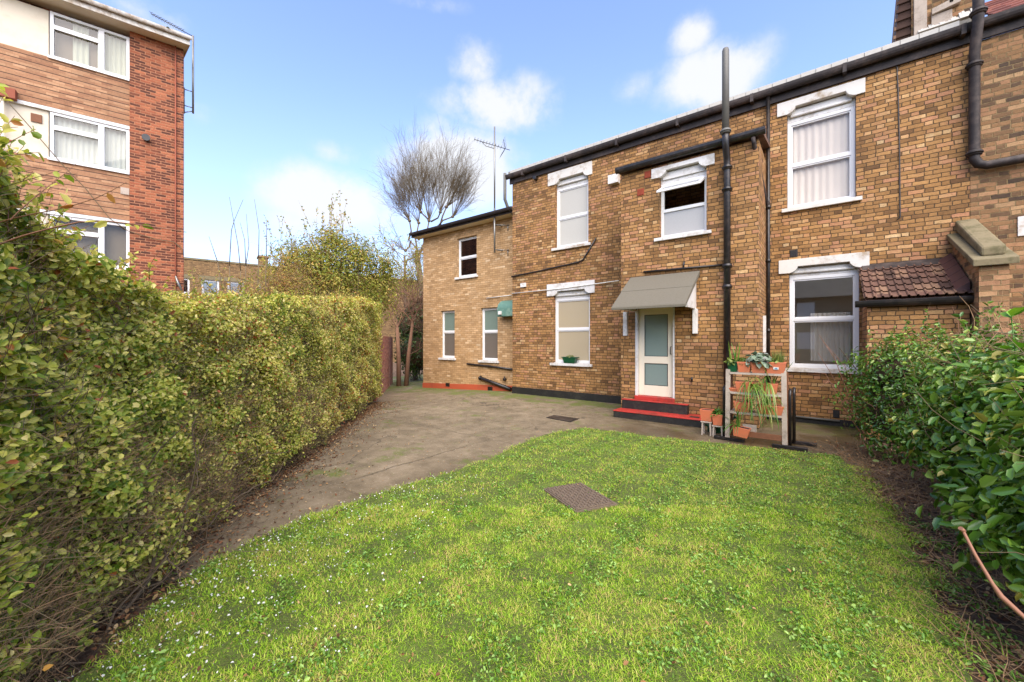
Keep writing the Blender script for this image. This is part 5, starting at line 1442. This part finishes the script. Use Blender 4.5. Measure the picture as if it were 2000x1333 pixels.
# tall bushes standing beyond the hedge
blob_bush('privet_bush', 'tall untrimmed bush of green and gold leaves rising above the far half of the hedge', 'bush',
          [b_at(600, 560, 12.2, 1.1, 1.1, 1.2, 9000), b_at(665, 545, 12.6, 1.1, 1.1, 1.5, 12000), b_at(735, 565, 13.0, .8, .8, 1.2, 7000), b_at(620, 505, 12.4, .9, .8, .8, 4200), b_at(545, 575, 12.0, .9, .9, 1.0, 6000), b_at(700, 500, 12.6, .8, .8, .7, 3600), b_at(570, 510, 12.0, .7, .7, .7, 3200), b_at(755, 530, 13.2, .5, .5, .8, 2600), b_at(650, 470, 12.4, .7, .6, .5, 1800)],
          'goldleaf', .075, 'paletwig', 1600, .4, .2, 60, -.08, spr_len=.9, group='bushes behind the hedge')
blob_bush('privet_bush', 'low dry golden bush showing over the hedge in front of the far terrace', 'bush',
          [b_at(510, 590, 10.5, .8, .8, .65, 3600), b_at(450, 605, 9.8, .75, .75, .5, 2200), b_at(385, 605, 9.2, .6, .6, .45, 1500), b_at(560, 560, 11, .7, .7, .7, 3000)],
          'goldleaf', .05, 'paletwig', 2600, .4, .2, 40, .2, spr_len=.5, group='bushes behind the hedge')
# bare whips against the sky
wh = thing('whip_shoots', 'tall bare whip like shoots rising against the sky beyond the hedge', 'sapling', at(470, 660, 10.2))
wm = []
for pts in ([(448, 520), (452, 450), (458, 430), (475, 390)], [(470, 530), (465, 480), (456, 430), (448, 385)], [(480, 520), (478, 470), (469, 435)], [(505, 505), (506, 450), (497, 390)], [(520, 500), (521, 430)], [(480, 520), (486, 480), (481, 418)], [(425, 512), (408, 462)], [(452, 610), (448, 520)], [(472, 610), (470, 530)], [(480, 610), (480, 520)], [(503, 600), (505, 505)], [(518, 600), (520, 500)], [(436, 580), (425, 512)]):
    wm.append(pts)
w_ = MB()
for pts in wm: w_.tube([at(x, y, 10.2) for x, y in pts], [.011 - .006 * i / (len(pts) - 1) for i in range(len(pts))] if pts[0][1] < 560 else .011, 5)
w_.tube([at(470, 670, 10.2), at(452, 610, 10.2)], .014, 5).tube([at(470, 670, 10.2), at(480, 610, 10.2)], .014, 5).tube([at(470, 670, 10.2), at(503, 600, 10.2)], .012, 5).tube([at(470, 670, 10.2), at(518, 600, 10.2)], .012, 5).tube([at(470, 670, 10.2), at(436, 580, 10.2)], .01, 5).tube([at(470, 800, 10.2), at(470, 670, 10.2)], .02, 5).tube([at(470, 670, 10.2), at(472, 610, 10.2)], .01, 5)
build('stems', w_, M_['twig'], wh)

# bare shrub with two stems at the end of the garden wall
bs = thing('bare_shrub', 'leafless pinkish brown shrub with two bare stems beside the annexe corner', 'shrub', G(786, 742))
b0 = np.array(G(781, 740)); b1 = np.array(G(792, 739))
up = lambda p, q: (np.array(q) - np.array(p))
dS = 17.5
p0, p1 = np.array(at(779, 738, dS)), np.array(at(793, 738, dS)); q0, q1 = np.array(at(776, 640, dS)), np.array(at(806, 630, dS))
p0[2] = gz(p0[0]) - .05; p1[2] = gz(p1[0]) - .05
trunk = MB().tube([p0, (p0 + q0) / 2 + np.array([.04, 0, 0]), q0], [.11, .09, .07], 8).tube([p1, (p1 + q1) / 2 - np.array([.05, 0, 0]), q1], [.11, .085, .055], 8)
build('trunk', trunk, M_['shrubbark'], bs)
st_ = [(q0, rdarr(np.array([a_]), np.array([0.2]), np.array([1.0]))[0], 1.1, .035) for a_ in (-.5, -.15, .25, .6)] + [(q1, rdarr(np.array([a_]), np.array([0.1]), np.array([1.0]))[0], 1.1, .035) for a_ in (-.8, -.3, .1, .4)] + [((p1 + q1) / 2, rdarr(np.array([1.2]), np.array([0.1]), np.array([.9]))[0], 1.3, .02)]
parts, _ = branchy(bs, st_, 'paletwig', [(5, .5, .8, .02, .12), (5, .6, .75, .0, .18), (5, .8, .6, -.06, .25), (0, .5, .5, -.1, .25)], 'crown', 5)
V, Q, R = join(parts); np_mesh('crown', V, Q, None, M_['shrubbark'], bs)
blob_bush('evergreen_bush', 'dark evergreen bush in the corner between the garden wall and the annexe', 'bush',
          [b_at(812, 690, 20.5, 1.1, 1.1, 1.2, 5200), b_at(806, 640, 21, 1.0, 1.0, 1.0, 2600), b_at(825, 620, 21.5, 1.0, 1.0, 1.2, 2600)], 'evergreen', .12, 'twig', 300, .5, .4, 0, -.05, core=.7)
blob_bush('evergreen_bush', 'pale leafy bush beside the annexe eaves, behind the bare shrub', 'bush',
          [b_at(800, 545, 21, 1.0, 1.0, 1.1, 1600), b_at(815, 500, 22, .7, .7, .8, 800)], 'goldleaf', .1, 'paletwig', 700, .45, .2, 8, -.1, spr_len=.8)

# pollarded bare tree behind the annexe
dT = 31.0
kn = np.array(at(838, 425, dT)); foot = kn.copy(); foot[2] = -.5; foot = foot + np.array(rd(-.6, 0))
tr = thing('pollarded_tree', 'large leafless pollarded tree with a fan of upright shoots behind the annexe roof', 'tree', (float(foot[0]), float(foot[1]), -.5))
rg = np.random.default_rng(21)
tk = MB().tube([foot, foot * .5 + kn * .5 + np.array([.2, 0, -2.5]), np.array(at(815, 500, dT))], [.34, .28, .2], 10)
limbs = [(815, 500, 838, 432), (815, 500, 800, 470), (815, 500, 856, 440), (838, 432, 822, 415), (838, 432, 860, 415), (856, 440, 884, 424), (856, 440, 872, 405), (815, 500, 792, 520), (800, 470, 800, 432), (815, 500, 818, 436), (800, 470, 792, 490)]
for a, b, c, e in limbs:
    p, q = at(a, b, dT), at(c, e, dT); p.y += rg.uniform(-.2, .2); tk.tube([p, (p + q) / 2 + Vector((rg.uniform(-.1, .1), rg.uniform(-.4, .4), 0)), q], [.075, .06, .05], 7)
build('trunk', tk, M_['bark'], tr)
heads = [(838, 432, 20), (822, 415, 24), (860, 415, 24), (884, 424, 20), (872, 405, 20), (800, 432, 24), (818, 436, 16), (792, 490, 7)]
st_ = []
for (x, y, nb_) in heads:
    p = np.array(at(x, y, dT)); build('knuckle', MB().lathe([(.001, -.12), (.11, -.06), (.14, .03), (.08, .1), (.001, .14)], tuple(p), 8), M_['bark'], tr)
    for k in range(nb_):
        fx_ = (x - 838) / 70 + rg.normal(0, .32); dirv = rdarr(np.array([fx_]), np.array([rg.normal(0, .3)]), np.array([1.0 - .3 * abs(fx_)]))[0]
        if y > 460: dirv = rdarr(np.array([-1.0 + rg.normal(0, .4)]), np.array([rg.normal(0, .3)]), np.array([.55]))[0]
        ee = Vector(dirv).normalized(); ll_ = 4.6
        while ll_ > .6:
            e_p = Vector(p) + ee * ll_; rr2 = (SN * e_p.x + CS * e_p.y) / (-CS * e_p.x + SN * e_p.y); zz2 = (e_p.z - H) / (-CS * e_p.x + SN * e_p.y)
            if ((rr2 * F + 1000 - 842) / 92) ** 2 + ((666.5 - zz2 * F - 400) / 100) ** 2 < 1: break
            ll_ -= .15
        st_.append((p, dirv, max(1.0, ll_) * rg.uniform(.5, 1.0), .019))
parts, _ = branchy(tr, st_, 'bark', [(8, .34, .5, .06, .04), (6, .42, .5, .05, .07), (0, .3, .5, .03, .08)], 'crown', 8)
V, Q, R = join(parts); np_mesh('crown', V, Q, None, M_['twig'], tr)
# second twiggy crown low on the left
b2 = thing('bare_tree', 'smaller bare twiggy tree behind the tall bush, left of the annexe', 'tree', (*at(788, 700, 26)[:2], -.5))
t0_ = np.array(at(790, 500, 26)); f0_ = np.array(at(797, 700, 26)); f0_[2] = -.5
build('trunk', MB().tube([f0_, (f0_ + t0_) / 2, t0_], [.12, .1, .07], 7), M_['bark'], b2)
st_ = [(t0_ - np.array([0, 0, .5 * k_]), rdarr(np.array([a_]), np.array([.1]), np.array([.8]))[0], 1.7, .03) for k_, a_ in enumerate((-1.2, -.6, -.9, .2))]
parts, _ = branchy(b2, st_, 'bark', [(5, .5, .7, .03, .08), (4, .5, .65, .02, .12), (3, .5, .6, .0, .15), (0, .3, .5, .0, .15)], 'crown', 9)
V, Q, R = join(parts); np_mesh('crown', V, Q, None, M_['twig'], b2)

# glossy shrubs down the right side
GR = 'glossy evergreen shrubs on the right'
blob_bush('evergreen_shrub', 'dark evergreen shrub nearest the lean-to, its left side beside the lower right window', 'shrub',
          [(.98, 7.75, .72, .76, .68, .8, 8400), (.95, 7.75, 1.22, .66, .6, .56, 8100), (1.5, 7.6, 1.15, .6, .6, .7, 4800)], 'shrubleaf', .06, 'twigred', 200, .42, .35, 16, -.05, core=.6, group=GR, spr_len=.45, shootmat='twig')
blob_bush('evergreen_shrub', 'evergreen shrub with tangled dry stems in the middle of the right hand row', 'shrub',
          [(1.4, 6.25, .75, .74, .8, .85, 7800), (1.5, 6.3, 1.25, .66, .7, .55, 6600), (2.2, 6.6, 1.1, .7, .7, .75, 3750)], 'shrubleaf', .075, 'paletwig', 450, .45, .35, 8, 0, core=.6, group=GR, spr_len=.3)
blob_bush('evergreen_shrub', 'large leaved glossy shrub spilling towards the lawn at the right edge', 'shrub',
          [(1.38, 4.95, .75, .74, .85, .8, 9300), (1.5, 4.95, 1.15, .68, .75, .52, 6300), (2.1, 5.2, 1.05, .7, .8, .65, 3300)], 'shrubleaf', .088, 'twig', 260, .46, .35, 5, .04, core=.6, group=GR, spr_len=.25)
blob_bush('evergreen_shrub', 'nearest large leaved glossy shrub filling the lower right corner', 'shrub',
          [(1.36, 3.5, .7, .68, .9, .78, 9000), (1.5, 3.5, 1.08, .62, .8, .5, 6000), (2.1, 3.8, .95, .7, .9, .7, 2700)], 'shrubleaf', .09, 'twig', 200, .46, .35, 0, .05, core=.6, group=GR)
# fresh sprig rising in front of the shrubs
sg = thing('leafy_sprig', 'bright green leafy sprig standing above the shrubs at the right edge', 'sprig', (*at(1985, 1000, 2.9)[:2], 0))
pb = at(1985, 990, 2.9); pb.z = .1; pt = [pb, at(1988, 800, 2.9), at(1984, 700, 2.9), at(1975, 618, 2.9)]
build('stem', MB().tube(pt, [.008, .006, .005, .003], 6), M_['sprig'], sg)
lp = []; nn_ = []
for (x, y) in ((1975, 618), (1975, 618), (1975, 620), (1976, 622), (1984, 680), (1984, 680), (1986, 720), (1986, 720)):
    lp.append(at(x, y, 2.9)); nn_.append([0, -.5, .9])
V, Q = leaf_arrays(np.array(lp), np.array(nn_), np.full(len(lp), .13), .5, .5, .3, -1.2)
np_mesh('leaves', V, Q, np.repeat(RNG.uniform(0, 1, len(lp)), 2), M_['sprig'], sg)
# reddish bare canes at the left of the shrubs
cn = thing('bare_canes', 'thin reddish bare canes leaning out of the soil in front of the lower right window', 'canes', G(1680, 880))
cm_ = MB()
for pts, dd0 in ([[(1690, 850), (1655, 790), (1620, 725), (1598, 690)], 6.7], [[(1690, 855), (1660, 780), (1630, 700), (1600, 655)], 6.6], [[(1680, 845), (1650, 800), (1612, 730), (1590, 728)], 6.8], [[(1685, 850), (1665, 760), (1650, 715), (1608, 668)], 6.5], [[(1640, 760), (1618, 745), (1600, 760)], 6.7]):
    p = [at(x, y, dd0) for x, y in pts]; cm_.tube(p, [.008 - .0018 * i for i in range(len(p))], 5)
    if dd0 != 6.7: cm_.tube([p[0] * 1.0 + Vector((0, 0, -p[0].z - .02)), p[0]], .008, 5)
cm_.tube([G(1685, 882), at(1690, 850, 6.7)], .009, 5)
build('canes', cm_, M_['twigred'], cn)
# thick pruned twig close to the camera
tw = thing('pruned_branch', 'thick pinkish brown pruned branch reaching in at the lower right corner', 'branch', (*at(2060, 1330, 1.25)[:2], 0))
pz_ = [at(1880, 1035, 1.5), at(1905, 1085, 1.46), at(1938, 1140, 1.42), at(1955, 1165, 1.4), at(2010, 1215, 1.36), at(2080, 1290, 1.3), at(2200, 1500, 1.2)]
e0 = pz_[-1].copy(); e0.z = -.02
build('branch', MB().tube(pz_ + [e0], [.0045, .0055, .006, .009, .007, .008, .009, .01], 8).tube([at(1876, 1032, 1.5), at(1882, 1038, 1.5)], .008, 8), M_['twigred'], tw)

# ---------------------------------------------------------------- ground cover
def inpoly(x, y, poly):
    c = np.zeros(len(x), bool); j = len(poly) - 1
    for i in range(len(poly)):
        xi, yi, xj, yj = poly[i].x, poly[i].y, poly[j].x, poly[j].y
        k = ((yi > y) != (yj > y)) & (x < (xj - xi) * (y - yi) / (yj - yi + 1e-12) + xi); c ^= k; j = i
    return c


def scatter(n, r0, r1, d0, d1, pw=1.0, poly=LP, grow=0.0):
    d = d0 + (d1 - d0) * RNG.uniform(0, 1, n) ** pw; r = RNG.uniform(-1.35, 1.35, n) * (d + .3)
    r = np.clip(r, r0, r1); x = SN * r - CS * d; y = CS * r + SN * d
    if poly is LP:
        Pn = np.stack([x, y, 0 * x], 1); a1 = (np_noise(Pn, 4.1, 3) - .5) * .5 + (np_noise(Pn, 13.3, 1) - .5) * .2 + RNG.normal(0, .05, n) + .05; a2 = (np_noise(Pn, 4.7, 9) - .5) * .35 + RNG.normal(0, .04, n)
        side = (SN * x + CS * y) > .4
        k = inpoly(x - np.where(side & (y < 7.0), a1 * .8, -.4 * np.abs(a2)), y + a2 * .3, poly)
    else: k = np.ones(n, bool)
    return x[k], y[k], d[k]


def grass(n, d0, d1, pw, h0, h1, w):
    x, y, d = scatter(n, -6, 6, d0, d1, pw); m_ = len(x)
    j = RNG.normal(0, .02, (m_, 2)) * (1 + 2.5 * (RNG.uniform(0, 1, (m_, 1)) < .25)); x = x + j[:, 0]; y = y + j[:, 1]
    P2 = np.stack([x, y, x * 0], 1); nz = np_noise(P2, 3.1, 0); nz2 = np_noise(P2, 9.7, 5)
    keep = RNG.uniform(0, 1, m_) < np.clip(.85 + (nz - .35) * .8 + (nz2 - .5) * .9, .5, 1); x, y, nz, nz2, d = x[keep], y[keep], nz[keep], nz2[keep], d[keep]; m_ = len(x)
    h = RNG.uniform(h0, h1, m_) * (.7 + .6 * nz2); a = RNG.uniform(0, 2 * PI, m_); ln = RNG.uniform(.6, 2.8, m_)
    ww = w * RNG.uniform(.6, 1.3, m_) * (1 + d * .09)
    base = np.stack([x, y, np.full(m_, .008)], 1); s = np.stack([np.cos(a), np.sin(a), 0 * a], 1) * ww[:, None]
    dirv = np.stack([np.cos(a + 1.57 + RNG.normal(0, .5, m_)) * ln, np.sin(a + 1.57) * ln, np.ones(m_)], 1); dirv = unit(dirv)
    mid = base + dirv * (h * .55)[:, None]; dir2 = unit(dirv + np.array([0, 0, -.35]) + .2 * RNG.normal(0, 1, (m_, 3))); tip = mid + dir2 * (h * .55)[:, None]; tip[:, 2] = np.maximum(tip[:, 2], .012)
    V = np.stack([base - s, base + s, mid + s * .8, mid - s * .8, tip], 1).reshape(-1, 3); i = np.arange(m_) * 5
    Q = np.stack([np.stack([i, i + 1, i + 2, i + 3], 1), np.stack([i + 3, i + 2, i + 4, i + 4], 1)], 1).reshape(-1, 4)
    rn = np.clip(RNG.normal(.52, .27, m_) + .28 * (nz - .5) + .25 * (nz2 - .5), 0, 1)
    return V, Q, np.repeat(rn, 2), m_


GRASS = [(0, hexc('#44640f')), (.18, hexc('#6a961a')), (.45, hexc('#94bc2c')), (.70, hexc('#b6cc44')), (.86, hexc('#d2c870')), (1, hexc('#c4a46c'))]
M_['grass'] = leafmat('grass_blade', GRASS, .5, .35, .3)


def grass_mesh(name, args):
    Vs, Ts, Rs, o = [], [], [], 0
    for a in args:
        V, Q, R, m_ = grass(*a); i = np.arange(m_) * 5 + o
        T = np.stack([np.stack([i, i + 1, i + 2], 1), np.stack([i, i + 2, i + 3], 1), np.stack([i + 3, i + 2, i + 4], 1)], 1).reshape(-1, 3)
        Vs.append(V); Ts.append(T); Rs.append(np.repeat(R[::2], 3)); o += len(V)
    return np_mesh(name, np.concatenate(Vs), np.concatenate(Ts), np.concatenate(Rs), M_['grass'], None, tri=True)


gr_ = grass_mesh('grass', [(330000, 1.3, 4.0, .8, .018, .042, .0015), (330000, 3.6, 8.2, .9, .018, .04, .0019)])
tag(gr_, 'short patchy bright green grass covering the lawn', 'grass', kind='stuff')


def flat_leaves(name, label, cat, x, y, z, size, mat, aspect=.55, tilt=.5, zj=.01, rn=None):
    m_ = len(x); pos = np.stack([x, y, z + RNG.uniform(0, zj, m_)], 1)
    V, Q = leaf_arrays(pos, np.tile([0, 0, 1.0], (m_, 1)), size, aspect, tilt, .3)
    return tag(np_mesh(name, V, Q, np.repeat(RNG.uniform(0, 1, m_) if rn is None else rn, 2), M_[mat]), label, cat, kind='stuff')


# clover and broad weeds, thicker in the nearer right part of the lawn
n = 90000; x, y, d = scatter(n, -4, 5, 1.4, 7.5, .9); P2 = np.stack([x, y, 0 * x], 1)
rr_ = SN * x + CS * y; k = (np_noise(P2, 5.2, 7) * .75 + np_noise(P2, 13, 2) * .35 + .12 * np.clip(rr_ / 2, -1, 1)) > .66; x, y = x[k], y[k]
M_['weed'] = leafmat('weed_leaf', [(0, hexc('#44691c')), (.5, hexc('#6f9a38')), (1, hexc('#a3bf66'))], .45, .3)
flat_leaves('weeds', 'low clover and broad weed leaves growing through the lawn', 'weeds', x, y, .018, RNG.uniform(.014, .032, len(x)), 'weed', .5, .55, .018)
# white petals and pale crumbs at the left of the lawn
x, y, d = scatter(11000, -3, .6, 1.6, 5, .8); rr_ = SN * x + CS * y; k = RNG.uniform(0, 1, len(x)) < np.clip(.55 - (rr_ + 1.6 - .15 * d) * .55, .015, 1) ** 1.6; x, y = x[k], y[k]
flat_leaves('fallen_petals', 'white petals scattered over the left side of the lawn', 'petals', x, y, .03, RNG.uniform(.006, .018, len(x)), 'petal', .8, .5, .012)
# dead leaves on the lawn
x, y, d = scatter(900, -3, 4, 1.6, 8); flat_leaves('dead_leaves', 'curled brown leaves scattered on the lawn', 'leaves', x, y, .03, RNG.uniform(.012, .034, len(x)), 'deadleaf', .5, .9)
# litter along the foot of the hedge and over the path
n = 5200; d = 2.0 + 9.5 * RNG.uniform(0, 1, n) ** .8; r = np.interp(d, hd, hr) + RNG.exponential(.17, n) - .12; p = rdarr(r, d, 0 * d)
flat_leaves('leaf_litter', 'brown and yellow fallen leaves along the foot of the hedge', 'leaves', p[:, 0], p[:, 1], np.array([gz(a_) for a_ in p[:, 0]]) + .006, RNG.uniform(.02, .04, n), 'deadleaf', .5, .5)
n = 1500; d = RNG.uniform(4, 13, n); r = np.interp(d, hd, hr) + RNG.uniform(0, 5.5, n); p = rdarr(r, d, 0 * d); k = ~inpoly(p[:, 0], p[:, 1], LP) & (p[:, 1] < 8.2 + 1.6 * (p[:, 0] < -3.7)); p = p[k]
flat_leaves('path_leaves', 'small pale leaves and crumbs scattered on the concrete path', 'leaves', p[:, 0], p[:, 1], np.array([gz(a_) for a_ in p[:, 0]]) + .004, RNG.uniform(.008, .026, len(p)), 'deadleaf', .6, .3, rn=RNG.uniform(.4, 1, len(p)))
# dead stems, leaves and weeds on the bare soil at the right
n = 7000; Y_ = RNG.uniform(1.2, 8.6, n); X_ = RNG.uniform(-.1, 1.6, n); k = ~inpoly(X_, Y_, LP); X_, Y_ = X_[k], Y_[k]
flat_leaves('leaf_litter', 'dead brown leaves on the bare soil under the right hand shrubs', 'leaves', X_, Y_, -.022, RNG.uniform(.02, .05, len(X_)), 'deadleaf', .5, .6)
n = 1800; Y_ = RNG.uniform(1.5, 8.2, n); X_ = RNG.uniform(.1, 1.3, n); k = ~inpoly(X_, Y_, LP); X_, Y_ = X_[k], Y_[k]; m_ = len(X_)
P, Rr = rand_twigs(np.stack([X_, Y_, np.full(m_, -.01)], 1), np.stack([RNG.normal(0, 1, m_), RNG.normal(.3, 1, m_), np.abs(RNG.normal(0, .22, m_))], 1), RNG.uniform(.1, .55, m_), RNG.uniform(.0015, .004, m_), 5, .2)
P[..., 2] = np.maximum(P[..., 2], -.02); V, Q = twig_arrays(P, Rr)
tag(np_mesh('dead_stems', V, Q, None, M_['paletwig']), 'dry dead stems lying over the bare soil under the right hand shrubs', 'stems', kind='stuff')
n = 9000; Y_ = RNG.uniform(1.4, 5.5, n); X_ = RNG.uniform(-.2, 1.1, n); P2 = np.stack([X_, Y_, 0 * X_], 1); k = ~inpoly(X_, Y_, LP) & (np_noise(P2, 7, 3) > .62); X_, Y_ = X_[k], Y_[k]
flat_leaves('soil_weeds', 'patches of small green weeds on the bare soil beside the lawn', 'weeds', X_, Y_, -.02, RNG.uniform(.02, .045, len(X_)), 'weed', .4, .6, .03)

# terrace standing behind the camera: it shows only as reflections in the window panes
bh = thing('rear_terrace', 'brick terrace with a grey roof behind the viewer, reflected in the lower right window', 'house', rd(0, -24))
hb = MB(); hb.box(-30, 34, -27, -21, -.1, 5.4); build('wall', hb, M_['farbrick'], bh)
build('roof', MB().prism([(-20.6, 5.3), (-24, 8.0), (-27.4, 5.3)], 'x', -30.4, 34.4), M_['slate'], bh)
for k in range(14):
    x = -28 + k * 4.4
    for z in (1.0, 3.5): build('window', MB().box(x, x + 1.2, -21, -20.95, z, z + 1.4), M_['upvc'], bh)
